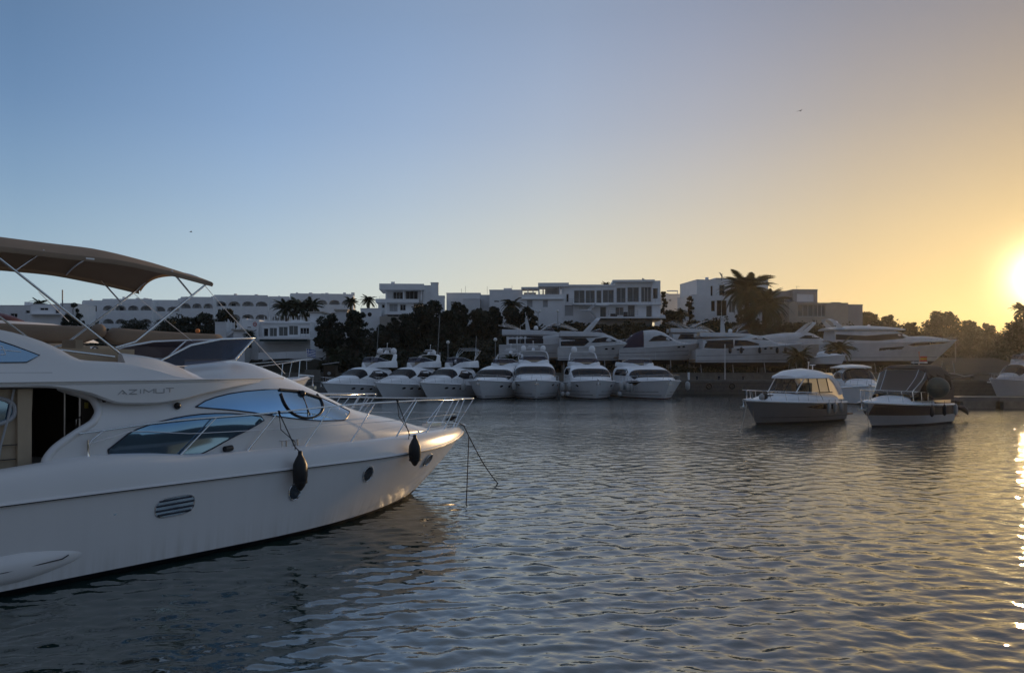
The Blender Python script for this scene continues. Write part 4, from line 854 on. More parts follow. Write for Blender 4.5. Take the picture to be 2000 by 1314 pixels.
# ------------------------------------------------------------------ the two cruisers on the right, in front
def hardtop_cruiser():
    loc, a = place(6.6*1.12, 1484, 48.2, 50)
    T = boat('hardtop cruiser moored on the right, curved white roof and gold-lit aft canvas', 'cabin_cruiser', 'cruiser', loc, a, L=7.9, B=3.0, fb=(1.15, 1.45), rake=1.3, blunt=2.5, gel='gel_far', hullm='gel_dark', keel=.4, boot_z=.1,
        stripe=(.30,), rail=2.6, railh=.62, swim=True,
        hullwin=[[(1.4, .78), (1.4, 1.05), (3.2, 1.12), (4.4, 1.0), (3.4, .86)]],
        cab=[(.6, 1.75), (2.6, 1.82), (4.1, 1.9), (5.0, 1.8), (6.3, 1.62), (7.2, 1.48)], cabw=[(.6, 1.15), (4, 1.15), (5.4, .95), (6.6, .55), (7.2, .1)], cabn=2.8)
    # glass house: pillars, panes, roof
    W = lambda x: 1.12-.10*max(0, x-2.4)
    zt, zl = 2.72, 1.82
    front = [(4.55, -.85), (4.85, -.3), (4.85, .3), (4.55, .85)]; top = [(3.75, -.88), (3.98, -.3), (3.98, .3), (3.75, .88)]
    for i in range(3):
        (x0, y0), (x1, y1), (u0, v0), (u1, v1) = front[i], front[i+1], top[i], top[i+1]
        MB().add([(x0, y0, zl), (x1, y1, zl), (u1, v1, zt), (u0, v0, zt)], [(0, 1, 2, 3)]).build('windscreen_pane', GLASS_CLEAR2, T)
    for i in range(4): MB().tube([(front[i][0], front[i][1], zl), (top[i][0], top[i][1], zt)], .035, 6).build('pillar', M['black'] if i in (1, 2) else M['gel_far'], T, 60)
    MB().tube([(x, y, zl) for x, y in [(1.2, -1.08)]+front+[(1.2, 1.08)]], .035, 6).build('window_sill', M['black'], T, 60); MB().tube([(x, y, zt) for x, y in [(1.6, -1.02)]+top+[(1.6, 1.02)]], .035, 6).build('window_head', M['black'], T, 60)
    for s_ in (-1, 1):
        for x0, x1 in ((1.5, 2.5), (2.55, 3.5), (3.55, 4.5)):
            xt0, xt1 = min(x0+.15, 3.6), min(x1+.1, 3.75)
            if x0 > 3.5: xt0, xt1 = 3.45, 3.74
            MB().add([(x0, s_*1.08 if x0 < 3.4 else s_*.98, zl), (x1, s_*.98 if x1 > 3.4 else s_*1.06, zl), (xt1, s_*.9, zt), (xt0, s_*.98, zt)], [(0, 1, 2, 3)]).build('side_pane', GLASS_CLEAR2, T)
        for x0, x1 in ((1.5, 1.65), (2.52, 2.62), (3.52, 3.5)): MB().tube([(x0, s_*1.08, zl), (x1, s_*.97, zt)], .03, 6).build('pillar', M['black'], T, 60)
    rings = []
    for u in np.linspace(1.1, 4.35, 16):
        t = (u-1.1)/3.25; ww = 1.14*(1-.35*max(0, (t-.6)/.4)**2); hh = .56*math.sin(math.pi*(.12+.80*t))**.7*(1 if t < .85 else 1-(t-.85)*2.6)
        rings.append([(u, -ww, zt), (u, -ww*.96, zt+hh*.3+.05), (u, -ww*.6, zt+hh*.85+.03), (u, 0, zt+hh+.05), (u, ww*.6, zt+hh*.85+.03), (u, ww*.96, zt+hh*.3+.05), (u, ww, zt), (u, 0, zt-.02)])
    MB().loft(rings, True, True).build('hardtop', M['gel_far'], T, 45)
    for s_ in (-1, 1):      # swept aft roof legs and the sun-lit clear canvas between them
        MB().loft([[(1.5-q*1.3, s_*(1.10+.05*q)-.05, zt+.12-1.5*q*q*.75), (1.9-q*1.35, s_*(1.10+.05*q)-.05, zt+.02-1.5*q*q*.75), (1.9-q*1.35, s_*(1.10+.05*q)+.05, zt+.02-1.5*q*q*.75), (1.5-q*1.3, s_*(1.10+.05*q)+.05, zt+.12-1.5*q*q*.75)] for q in np.linspace(0, 1, 8)], True, True).build('roof_leg', M['gel_far'], T, 40)
    MB().loft([[(1.3, y, 3.05), (.75, y*1.04, 2.4), (.1, y*1.06, 1.35)] for y in (-1.12, -.5, 0, .5, 1.12)], False).build('aft_canvas', M['clear_canvas'], T, 40)
    MB().tube([(4.82, -.1, 1.86), (4.45, .35, 2.3)], .016, 5).build('wiper', M['black'], T); MB().tube([(4.8, .2, 1.86), (4.5, -.5, 2.2)], .016, 5).build('wiper', M['black'], T)
    MB().box((2.9, .45, 2.05), (.5, .5, .75)).box((2.9, -.5, 2.0), (.5, .5, .65)).build('helm_seat', M['beige'], T)
    MB().tube([(3.35, .45, 2.0), (3.3, .45, 2.3)], .18, 10).build('steering_wheel', M['black'], T)
    MB().tube([(1.9, .3, 3.25), (1.9, .3, 3.5)], .03, 6).lathe([(.01, 0), (.16, .02), (.16, .06), (.01, .08)], (1.9, .3, 3.5), 12).build('antenna', M['white'], T)
    MB().tube([(1.5, -.2, 3.25), (1.45, -.2, 3.7)], .02, 5).ball((1.45, -.2, 3.72), .05).build('mast_light', M['white'], T)
    MB().box((6.0, 0, 1.72), (.55, .5, .05)).build('deck_hatch', M['glass_dark'], T)
    for k, x in enumerate((1.1, 1.75, 2.4)):
        p = Matrix.Rotation(a, 4, 'Z') @ Vector((x*1.12, 1.75, 0)); fender(loc[0]+p.x, loc[1]+p.y, .85, .13, .62, 'grey fender '+('nearest the stern', 'in the middle of three', 'nearest the bow')[k]+' by the dark hull window of the hardtop cruiser', 'fenders of the hardtop cruiser', rope=.2)
    w = [tuple(Matrix.Rotation(a, 4, 'Z') @ Vector(q)) for q in ((8.85, .1, 1.4),)][0]
    R = thing('mooring_rope', 'pale mooring rope from the hardtop cruiser bow slanting into the water', 'rope', (loc[0]+w[0], loc[1]+w[1], 1.2))
    e = at(1446, 843, 42.5); MB().tube([(0, 0, 0), (e[0]-R.location.x, e[1]-R.location.y, -1.25)], .014, 5).build('rope', M['rope_light'], R)
    R = thing('mooring_rope', 'rope hanging straight down from the hardtop cruiser stem', 'rope', (loc[0]+w[0]*.93, loc[1]+w[1]*.93, 1.0)); MB().tube([(0, 0, 0), (.05, -.1, -1.1)], .012, 5).build('rope', M['rope_light'], R)
    F = Matrix.Rotation(a, 4, 'Z') @ Vector((7.95, .5, 0)); fender(loc[0]+F.x, loc[1]+F.y, 1.62, .17, .34, 'pale ball fender lying on the hardtop cruiser bow', m='fender', rope=0); fender(loc[0]+F.x*.97, loc[1]+F.y*.97-.1, 1.66, .19, .36, 'black ball fender lying on the hardtop cruiser bow', m='rubber', rope=0)
    T.scale = (1.12, 1.12, .98)
    return T
def glass2(name, tint, k, col):
    m = bpy.data.materials.new(name); m.use_nodes = True; nt = m.node_tree; N = nt.nodes; L = nt.links
    b = N['Principled BSDF']; b.inputs['Base Color'].default_value = (*col, 1); b.inputs['Roughness'].default_value = .08
    t = N.new('ShaderNodeBsdfTransparent'); t.inputs[0].default_value = (*tint, 1); mx = N.new('ShaderNodeMixShader'); mx.inputs[0].default_value = k
    L.new(t.outputs[0], mx.inputs[1]); L.new(b.outputs[0], mx.inputs[2]); L.new(mx.outputs[0], N['Material Output'].inputs[0]); return m
GLASS_CLEAR2 = glass2('clear_pane', (.80, .82, .82), .25, (.03, .03, .03))
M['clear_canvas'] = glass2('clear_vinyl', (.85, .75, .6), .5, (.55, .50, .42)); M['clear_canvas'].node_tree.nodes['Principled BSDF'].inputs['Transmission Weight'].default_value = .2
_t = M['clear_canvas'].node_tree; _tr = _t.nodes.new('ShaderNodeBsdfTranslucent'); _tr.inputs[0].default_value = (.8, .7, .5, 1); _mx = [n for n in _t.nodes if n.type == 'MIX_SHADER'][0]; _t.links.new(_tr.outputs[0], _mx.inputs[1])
hardtop_cruiser()
def canvas_cruiser():
    loc, a = place(6.7*1.06, 1708, 46.0, 50)
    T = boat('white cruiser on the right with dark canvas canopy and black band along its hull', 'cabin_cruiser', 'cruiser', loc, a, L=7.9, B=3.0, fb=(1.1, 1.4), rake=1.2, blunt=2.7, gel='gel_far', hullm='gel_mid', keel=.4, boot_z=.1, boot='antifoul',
        band=(.50, .96, 'antifoul'), rail=2.8, railh=.72, swim=True,
        cab=[(2.2, 1.72), (4.0, 1.78), (5.2, 1.68), (6.4, 1.52), (7.3, 1.42)], cabw=[(2.2, 1.15), (4.4, 1.1), (5.8, .8), (7.3, .1)], cabn=2.4)
    def cw(x, z): return 1.2-.12*(z-1.7)
    zc = lambda x: smoothi(x, [(.2, 2.6), (.6, 3.25), (1.5, 3.5), (2.8, 3.48), (3.3, 3.40), (3.8, 2.75), (4.8, 1.80)])
    body = Body(zd=lambda u: 1.42, zt=zc, wd=lambda u: smoothi(u, [(.2, 1.34), (3.4, 1.32), (4.8, 1.02)]), n=lambda u: 6.0)
    b = body.mesh(list(np.linspace(.2, 3.45, 18)), 24); b.build('canopy', M['canvas_dark'], T, 40)
    ws = body.mesh(list(np.linspace(3.5, 4.8, 8)), 24).build('windscreen', M['glass'], T, 60)
    for ph in (.75, 1.3, math.pi-1.3, math.pi-.75): MB().tube([body.pt(u, ph, .02) for u in np.linspace(3.45, 4.6, 8)], .025, 5).build('windscreen_frame', M['steel'], T, 60)
    MB().tube([body.pt(3.47, ph, .02) for ph in np.linspace(.15, math.pi-.15, 18)], .03, 6).build('windscreen_top', M['black'], T, 60)
    for s_, m_ in ((1, 'clear_pane'), (-1, 'clear_pane')):
        for x0, x1 in ((.5, 1.35), (1.55, 2.35), (2.55, 3.2)):
            outline_patch([(x0, 2.0), (x0+.05, 2.75), (x1, 2.95), (x1, 2.0)], body.v, .012, .01, .3, (s_,)).build('vinyl_window', M['clear_canvas'] if s_ > 0 else GLASS_CLEAR2, T)
    for k in range(3):
        y0, y1 = -.95+.66*k, -.95+.66*k+.56
        MB().add([(3.50, y0, 2.62), (3.50, y1, 2.62), (3.28, y1*.95, 3.10), (3.28, y0*.95, 3.10)], [(0, 1, 2, 3)]).build('vinyl_window', M['vinyl_dull'], T)
    MB().loft([[(-.02+.1*abs(y), y, z) for z in (1.2, 2.0, 2.6)] for y in (-1.15, 0, 1.15)], False).build('aft_curtain', M['clear_canvas'], T)
    MB().tube([(1.2, -.1, 3.5), (1.15, -.1, 3.62)], .02, 5).box((1.15, -.1, 3.62), (.35, .75, .07)).build('radar_plate', M['white'], T)
    # outboard tilted up at the stern, exhaust side
    O = MB().box((-.55, 0, 1.0), (.5, .42, .62), taper=.8); O.build('outboard_cowl', M['black'], T); MB().tube([(-.6, 0, .7), (-1.0, 0, .5), (-1.35, 0, .42)], [.14, .12, .08], 8).box((-1.3, 0, .22), (.28, .05, .3)).build('outboard_leg', M['black'], T)
    Rm = Matrix.Rotation(a, 4, 'Z') @ Matrix.Diagonal((1.06, 1.1, 1, 1)); T.scale = (1.06, 1.1, 1)
    p = Vector(at(1831, 757, 47.0))-Vector((loc[0], loc[1], 0)); C = thing('buoy_cover', 'big round dark green covered buoy on the foredeck of the canvas-topped cruiser', 'buoy', (loc[0]+p.x, loc[1]+p.y, 2.16))
    MB().ball((0, 0, 0), .64, 22, 14, .96).build('cover', M['teal'], C, 60); MB().tube([(.655*math.cos(t), .655*math.sin(t), 0) for t in np.linspace(0, 2*math.pi, 25)], .02, 5).build('seam', M['teal'], C, 60)
    p = Rm @ Vector((1.2, -.05, 0)); Fg = thing('flag_staff', 'white staff with small red and yellow flag above the dark canvas canopy', 'flag', (loc[0]+p.x, loc[1]+p.y, 3.6))
    MB().tube([(0, 0, 0), (-.05, 0, .62)], .018, 6).ball((-.05, 0, .64), .04).build('staff', M['orange'], Fg)
    for k, m_ in enumerate(('red', 'yellow', 'red')):
        MB().loft([[(.02+.1*i, .03*math.sin(i*1.3), .40-.105*k*(1 if k else 1)+.0-(.0)), (.02+.1*i, .03*math.sin(i*1.3), .40-.105*(k+1))] for i in range(5)], False).build('flag_stripe', M[m_], Fg)
    for x, m_, w_ in ((2.2, 'rubber', 'second from the stern'), (3.6, 'rubber', 'nearest the bow'), (.9, 'fender', 'nearest the stern, pale,')):
        p = Rm @ Vector((x*1.12, 1.75, 0)); fender(loc[0]+p.x, loc[1]+p.y, .85, .12, .6, f'slim fender {w_} along the side of the canvas-topped cruiser', 'fenders of the canvas-topped cruiser', m_, rope=.25)
    p = Vector(at(1881, 800, 51.5))-Vector((loc[0], loc[1], 0)); B_ = thing('folded_anchor_buoy', 'black pointed cover sticking out from the stern of the canvas-topped cruiser', 'cover', (loc[0]+p.x, loc[1]+p.y, .75))
    MB().tube([(-.35, .1, .1), (.0, .1, .02), (.25, .15, -.15), (.42, .2, -.4)], [.1, .2, .17, .04], 10).build('cover', M['rubber'], B_, 60)
    p = Rm @ Vector((7.7, .1, 0)); R = thing('mooring_rope', 'dark rope from the canvas-topped cruiser bow down into the water', 'rope', (loc[0]+p.x, loc[1]+p.y, 1.3)); MB().tube([(0, 0, 0), (-.15, -.5, -1.35)], .012, 5).build('rope', M['rope'], R)
M['vinyl_dull'] = mat('dull_vinyl', (.10, .09, .10), .25, var=.4, scale=2)
M['yellow'] = mat('yellow_cloth', (.6, .35, .03), .8)
canvas_cruiser()
# ------------------------------------------------------------------ neighbours of the big yacht, ropes and fenders
HV = Vector((math.sin(math.radians(37)), math.cos(math.radians(37)), 0)); SV = Vector((math.cos(math.radians(37)), -math.sin(math.radians(37)), 0))
def nw(u, v, z): p = Vector(NEAR_O)+HV*u+SV*v; return (p.x, p.y, z)
def neighbours():
    B = copy_tree(NEAR, None, skip=('canopy_pole', 'canopy_brace', 'canopy_strap', 'canopy_hoop', 'letter', 'flybridge_windscreen', 'windscreen_frame', 'helm_seat', 'steering_wheel'))
    B.location = nw(1.0, -5.0, 0); B['label'] = 'white yacht moored just beyond the big yacht, with long brown rolled covers on its flybridge'; B.name = 'motor_yacht'
    for ch in B.children:
        if ch.name.startswith('canopy'): ch.location = (-2.8, 0, .10)
    def roll(x0, x1, z0, z1, y, w=.34):
        b = MB(); rings = []
        for u in np.linspace(x0, x1, 16):
            t = (u-x0)/(x1-x0); e = min(1, min(t, 1-t)*14+.25); zc = z0+(z1-z0)*t; sag = -.02*math.sin(t*math.pi)
            rings.append([(u, y+w/2*e*sgnpow(math.cos(q), .6), zc+sag+.20*e*sgnpow(math.sin(q), .55)) for q in np.linspace(0, 2*math.pi, 15)[:-1]])
        b.loft(rings, True, True).build('rolled_cover', M['canvas'], B, 60)
    roll(-3.2, 3.4, 4.16, 4.12, -1.05, .40); roll(3.5, 6.7, 4.12, 4.04, -1.05, .36)
    MB().ball((3.35, -1.08, 4.22), .17, 12, 8).build('cover_end', M['canvas'], B, 60)
    MB().lathe([(.02, 0), (.24, .02), (.24, .10), (.02, .12)], (6.9, -.8, 4.02), 14).build('helm_cushion', M['beige'], B, 60)
    for x in (-2.4, 0, 2.6, 4.6, 6.2): MB().tube([(x, -1.05, 3.5), (x, -1.05, 3.98)], .025, 6).build('cover_post', M['steel'], B)
    for x in (3.1, 3.75): MB().box((x, -1.32, 3.72), (.12, .01, .26)).build('tag', M['white'], B)
    b = MB().box((3.3, -1.2, 3.66), (6.4, .06, .42)); b.build('weather_cloth', M['beige'], B)
    MB().ball((6.0, -.9, 4.32), .06, 10, 6).build('marker_light', M['orange'], B)
    MB().tube([(.3, -1.25, 3.4), (.28, -1.25, 5.3)], .025, 6).build('canopy_pole', M['white'], B)
    MB().tube([(1.95, -1.28, 5.02), (2.6, -1.25, 4.4)], .008, 4).build('canopy_strap', M['white'], B)
    # the taller yacht beyond
    p = nw(-2.6, -10.2, 0)
    boat('tall cream-hulled yacht furthest left with maroon cover on its upper deck and steel bow pulpit', 'motor_yacht', 'yacht', p, NEAR_RZ, L=18.2, B=5.0, fb=(1.9, 2.95), rake=3.0, gel='gel', cab=[(1, 4.1), (8.0, 4.15), (9.5, 4.0), (11.5, 3.4), (13.5, 3.05), (16.6, 2.95)], cabw=[(1, 2.1), (9, 2.0), (13, 1.3), (16.6, .1)], cabn=3.4,
        sidewin=[[(3, 2.9), (3.5, 3.6), (8.5, 3.6), (10.5, 3.1), (9.5, 2.9)]], fly=(.5, 9.9, 4.1, .62, 3.8), flyws=False, rail=10.5, railh=.72, ports=[(12.0, 2.0), (13.6, 2.1)])
    C = [o for o in bpy.data.objects if o.get('label', '').startswith('tall cream-hulled')][0]
    body = Body(zd=lambda u: 4.55, zt=lambda u: smoothi(u, [(2, 4.96), (6.2, 4.98), (7.0, 4.85), (7.7, 4.6)]), wd=lambda u: smoothi(u, [(2, 1.7), (7, 1.6), (7.7, 1.0)]), n=lambda u: 3.0)
    body.mesh(list(np.linspace(2, 7.7, 20)), 20).build('maroon_cover', M['maroon'], C, 60)
    for k in (0, .5): MB().tube([(17.6+k*.3, 1.0-k, 2.3), (18.3+k*.5, 1.0-k, 2.35), (18.5+k*.5, .9-k, 2.1), (18.3+k*.5, .9-k, 1.8)], .03, 6).build('bow_hoop', M['steel'], C, 60)
neighbours()
def near_fenders():
    for (u, z, h, top, lab) in ((5.14, 1.34, .72, (4.98, 2.50), 'long black fender hanging at mid-length of the big white yacht'), (8.53, 1.45, .66, (8.30, 2.60), 'long black fender hanging near the bow of the big white yacht')):
        v = n_brub(u)+.19; p = nw(u, v, z); F = thing('fender', lab, 'fender', p, NEAR_RZ, 'black fenders of the big yacht')
        r = .145; MB().lathe([(.02, -h/2), (.045, -h/2+.02), (r*.62, -h/2+.09), (r*.94, -h/2+.2), (r, 0), (r*.94, h/2-.2), (r*.6, h/2-.09), (.045, h/2-.02), (.04, h/2+.05), (.01, h/2+.06)], (0, 0, 0), 20).build('fender_body', M['rubber'], F, 60)
        MB().lathe([(r*.955, -.21), (r*.965, -.19), (r*.955, -.17)], (0, 0, 0), 20).build('moulded_ring', M['black'], F, 60)
        a = Vector((0, 0, h/2+.03)); q = Vector((top[0]-u, -((max(.28, n_brub(top[0]-.55)-.26))-v), top[1]-z))
        e = Vector((0.0, .16, n_ztop(u)-z+.02))
        MB().tube([a, e, q], .011, 6).tube([q, q+Vector((.05, 0, -.35)), e+Vector((.1, .12, .08)), e+Vector((.12, .15, -.1))], .009, 5).ball(q, .035, 8, 6).build('fender_rope', M['rope'], F, 60)
near_fenders()
def bow_ropes():
    s0 = nw(12.35, .05, 1.86)
    T = thing('mooring_rope', 'dark rope hanging straight from the big yacht bow into the water', 'rope', s0); e = at(910, 990, 3.4*1600/275)
    P = [Vector((0, 0, 0)), Vector(nw(12.72, .1, 1.72))-Vector(s0), Vector(nw(12.9, .15, 1.4))-Vector(s0)]; q = Vector((e[0], e[1], -.15))-Vector(s0)
    P += [P[-1].lerp(q, t)+Vector((0, 0, -.05*math.sin(t*math.pi))) for t in (.2, .4, .6, .8, 1.0)]
    MB().tube(P, .014, 6).build('rope', M['rope'], T, 60)
    T = thing('mooring_rope', 'dark rope slanting from the big yacht bow out to the right into the water', 'rope', s0); e = (at(978, 944, 23.8)[0], 23.8, -.1); q = Vector(e)-Vector(s0)
    P = P[:3]; P += [P[-1].lerp(q, t)+Vector((0, 0, -.12*math.sin(t*math.pi))) for t in (.15, .3, .45, .6, .75, .9, 1.0)]
    MB().tube(P, .015, 6).build('rope', M['rope'], T, 60)
    T = thing('rope_bundle', 'knotted dark rope made fast round the bow cleat of the big yacht', 'rope', s0); b = MB()
    for k in range(5): b.tube([(-.12+.1*math.cos(t)+.03*k, .09*math.sin(t), .03+.022*k) for t in np.linspace(0, 2*math.pi, 13)], .016, 5)
    b.build('coil', M['rope'], T, 60)
bow_ropes()
def bird(px, py, Y, s_, label):
    T = thing('seabird', label, 'bird', at(px, py, Y)); MB().lathe([(.01, -.28), (.05, -.15), (.075, 0), (.05, .16), (.015, .26)], (0, 0, 0), 8, 'x').build('body', M['canvas_dark'], T, 60)
    for d in (-1, 1):
        MB().loft([[(-.1, d*.04, .02), (.08, d*.04, .02)], [(-.08, d*.35*s_, .14), (.1, d*.35*s_, .16)], [(-.12, d*.75*s_, .04), (-.05, d*.75*s_, .05)]], False).build('wing', M['canvas_dark'], T)
    T.rotation_euler = (0, 0, .5); return T
bird(1563, 217, 150, 1.0, 'small dark seabird gliding high in the sky on the right'); bird(373, 453, 160, .8, 'small dark seabird low in the sky above the brown canopy')
def greek_flag():
    x, y, z = at(599, 712, 101); T = thing('flag_staff', 'staff with blue and white striped flag with a cross, above the neighbouring bow rail', 'flag', (x, y, z)); MB().tube([(0, 0, -.6), (0, 0, 2.0)], .03, 6).build('staff', M['white'], T)
    def wv(i): return .05*math.sin(i*1.6)
    def strip(i0, i1, z0, z1, m_): MB().loft([[(.03+.11*i, wv(i), z0-.02*i), (.03+.11*i, wv(i), z1-.02*i)] for i in range(i0, i1+1)], False).build('flag_stripe', M[m_], T)
    for k in range(9):
        z1 = 1.95-.098*k; strip(4 if k < 5 else 0, 10, z1-.098, z1, 'blue_cloth' if k % 2 == 0 else 'white')
    strip(0, 4, 1.95-.49, 1.95-.29, 'blue_cloth'); strip(0, 4, 1.95-.2, 1.95, 'blue_cloth')
    strip(0, 4, 1.95-.29, 1.95-.2, 'white'); MB().loft([[(.20, wv(1.6)-.012, 1.95-.49), (.28, wv(2.2)-.012, 1.95-.49)], [(.20, wv(1.6)-.012, 1.95), (.28, wv(2.2)-.012, 1.95)]], False).build('flag_cross', M['white'], T)
M['blue_cloth'] = mat('blue_cloth', (.02, .06, .28), .8)
greek_flag()
def kiosk():
    x, y, z = at(646, 730, 105); T = thing('kiosk', 'small dark kiosk with round white emblem beside the moored row', 'kiosk', (x, y, 1.5)); MB().box((0, 0, 1.0), (1.5, 1.5, 2.0)).build('cabin', M['bark'], T)
    MB().add([(-.9, -.9, 2.1), (.9, -.9, 2.35), (.9, .9, 2.35), (-.9, .9, 2.1), (-.9, -.9, 2.17), (.9, -.9, 2.42), (.9, .9, 2.42), (-.9, .9, 2.17)], [(3, 2, 1, 0), (4, 5, 6, 7), (0, 1, 5, 4), (1, 2, 6, 5), (2, 3, 7, 6), (3, 0, 4, 7)]).build('roof', M['wall2'], T)
    MB().tube([(-.05, -.76, 1.0), (-.05, -.79, 1.0)], .22, 14).build('emblem', M['fender'], T)
kiosk()
# ------------------------------------------------------------------ land, quays
def sst(t): t = np.clip(t, 0, 1); return t*t*(3-2*t)
def ground_z(x, y):
    x = np.asarray(x, float); y = np.asarray(y, float); p = 1000+FPX*x/np.maximum(y, 1)
    ys = np.interp(p, [0, 450, 640, 760, 1400, 1700, 1900], [150, 150, 132, 119, 119, 124, 130])
    ye = np.interp(p, [0, 450, 640, 760, 1400, 1700, 1900], [172, 172, 160, 148, 147, 156, 175])
    top = np.interp(p, [-200, 640, 760, 1340, 1600, 1700, 1800, 2100], [8.6, 8.2, 7.6, 7.6, 7.6, 6.0, 4.4, 4.0])
    z = 2.4+top*sst((y-ys)/(ye-ys))
    ter = 2.2*sst((y-124)/8)*np.interp(p, [380, 480, 640, 720], [1, 1, 1, 0]); z = np.maximum(z, 2.4+ter)
    n = .35*np.sin(x*.41+y*.2)*np.sin(y*.33-x*.17)+.2*np.sin(x*.9)*np.sin(y*.8+1)
    z = z+n*sst((y-118)/6)*.8
    return np.where(y < 106, 1.5, z)
def build_land():
    ys = np.concatenate([np.linspace(106, 190, 90), np.linspace(195, 700, 40)]); t = np.linspace(-1, 1, 260)
    Yg, Tg = np.meshgrid(ys, t, indexing='ij'); Xg = Tg*(Yg*.95+30)
    Z = ground_z(Xg, Yg); v = np.stack([Xg, Yg, Z], -1).reshape(-1, 3)
    n = len(t); i = (np.arange(len(ys)-1)[:, None]*n+np.arange(n-1)[None]).ravel()
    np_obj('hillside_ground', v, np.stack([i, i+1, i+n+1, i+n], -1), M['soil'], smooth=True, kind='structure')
    # quay in front of the yard
    b = MB(); b.box((-10, 103.6, .55), (190, 5.0, 1.9)); b.build('quay', M['quay'], kind='structure')
    b = MB(); b.box((-10, 101.02, 1.46), (190, .16, .12)); b.build('quay_edge', M['quay'], kind='structure')
    MB().box((-5, 106.3, 1.9), (190, .5, 1.3)).build('yard_retaining_wall', M['stone'], kind='structure')
build_land()
def quay_stones():      # coping stones and face blocks of the quay where it shows, and what hangs on it
    Q = [o for o in bpy.data.objects if o.name == 'quay'][0]
    rng = random.Random(4); proto = MB().box((0, 0, 0), (1.5, .9, .22)).build('coping_stone', M['quay'], Q); proto.location = (at(1330, 748, 101)[0], 101.3, 1.62)
    x = proto.location.x+1.56
    while x < 64:
        o = proto.copy(); COL.objects.link(o); o.parent = Q; o.location = (x, 101.3+rng.uniform(-.02, .02), 1.62+rng.uniform(-.015, .015)); x += 1.56
    pb = MB().box((0, 0, 0), (1.05, .12, .44)).build('block', M['stone2'], Q); first = True; x0 = at(1330, 748, 101)[0]
    for r in range(3):
        x = x0+(.5 if r % 2 else 0)
        while x < 64:
            o = pb if first else pb.copy()
            if not first: COL.objects.link(o); o.parent = Q
            first = False; o.location = (x, 101.05+rng.uniform(-.03, .02), .32+.47*r); x += 1.09
    for i, px in enumerate((1362, 1405, 1452, 1700, 1900, 1950)):
        xx = at(px, 745, 101.4)[0]; T = thing('mooring_bollard', ('mooring bollard on the quay, '+('leftmost, just right of the moored row', 'second from the left', 'left of the hardtop cruiser', 'behind the boat between the two cruisers', 'right of the canvas-topped cruiser', 'nearest the right edge')[i]), 'bollard', (xx, 101.5, 1.73), 0, 'mooring bollards on the far quay')
        MB().lathe([(.16, 0), (.12, .08), (.10, .28), (.17, .34), (.17, .42), (.08, .46)], (0, 0, 0), 10).build('bollard_body', M['antifoul'], T, 50)
    for i, px in enumerate((1385, 1430)):
        xx = at(px, 757, 100.9)[0]; T = thing('tyre_fender', 'old black tyre hung on the quay face, '+('left one' if i == 0 else 'right one, near the hardtop cruiser bow'), 'tyre', (xx, 100.86, .95), 0, 'tyres hung on the quay face')
        MB().tube([(.3*math.cos(t), 0, .3*math.sin(t)) for t in np.linspace(0, 2*math.pi, 17)], .11, 8).build('tyre', M['rubber'], T, 60); MB().tube([(0, 0, .3), (0, .1, .8)], .02, 5).build('chain', M['pole'], T)
M['stone2'] = mat('quay_block', (.10, .098, .09), .95, var=.45, scale=1.2, bump=.5, bscale=4)
quay_stones()
def wall_thing(label, pts, h, th, m, cat='wall', name='wall', cap=None):
    T = thing(name, label, cat, pts[0]); b = MB()
    o = Vector(pts[0])
    for p, q in zip(pts, pts[1:]):
        p, q = Vector(p)-o, Vector(q)-o; d = (q-p); L_ = math.hypot(d.x, d.y); nx, ny = -d.y/L_*th/2, d.x/L_*th/2
        b.add([(p.x+nx, p.y+ny, p.z), (q.x+nx, q.y+ny, q.z), (q.x-nx, q.y-ny, q.z), (p.x-nx, p.y-ny, p.z), (p.x+nx, p.y+ny, p.z+h), (q.x+nx, q.y+ny, q.z+h), (q.x-nx, q.y-ny, q.z+h), (p.x-nx, p.y-ny, p.z+h)],
              [(0, 1, 2, 3), (7, 6, 5, 4), (0, 4, 5, 1), (1, 5, 6, 2), (2, 6, 7, 3), (3, 7, 4, 0)])
    b.build('masonry', M[m], T); return T
# low concrete pontoon on the right, its slabs with open joints
def pontoon():
    T = thing('pontoon', 'low concrete pontoon running off to the right behind the canvas-topped boat', 'pontoon', (36, 66, 0))
    for k in range(9):
        MB().box((1.6+k*3.25, 1.2, .74), (3.18, 2.5, .34)).build('slab', M['quay'], T)
        for sd in (0.15, 2.2): MB().box((1.6+k*3.25, sd, .12), (2.6, .5, .95)).build('float', M['stone'], T)
pontoon()
# sloped concrete hard at the right, with its foot wall
def hard():
    x0, x1 = at(1868, 740, 101)[0], at(2100, 740, 101)[0]
    b = MB(); b.add([(x0, 101.3, 1.55), (x1, 101.3, 1.55), (x1+2, 121, 4.6), (x0+1.5, 121, 4.6), (x0, 101.3, -.5), (x1, 101.3, -.5)], [(0, 1, 2, 3), (4, 5, 1, 0)])
    b.build('boat_ramp', M['soil'], kind='structure')
hard()
def added_shores():      # unseen wooded shores, added to block warm light from the low horizon
    v = []; az = np.radians(np.linspace(47, 318, 120))
    for i, a in enumerate(az):
        for j, (r, h) in enumerate(((100, -1), (104, 3), (118, 8), (135, 13), (170, 17), (260, 18))):
            R = r+6*math.sin(i*.35+j)+4*math.sin(i*.9); v.append((R*math.sin(a), R*math.cos(a), h+(1.2*math.sin(i*.6+j*2) if j > 1 else 0)))
    n = 6; f = [(i*n+j, i*n+j+1, (i+1)*n+j+1, (i+1)*n+j) for i in range(119) for j in range(5)]
    np_obj('light_blocking_hills', np.array(v), np.array(f), M['leaf2'], smooth=True, kind='structure')
added_shores()
# the quay the photograph is taken from
MB().box((0, -8, .3), (60, 22, 1.4)).build('near_quay', M['quay'], kind='structure')
MB().box((24, 9.5, .45), (22, 5, 1.3)).build('added_pontoon', M['stone'], kind='structure')  # unseen pontoon, added to darken the reflection low in the saloon windows
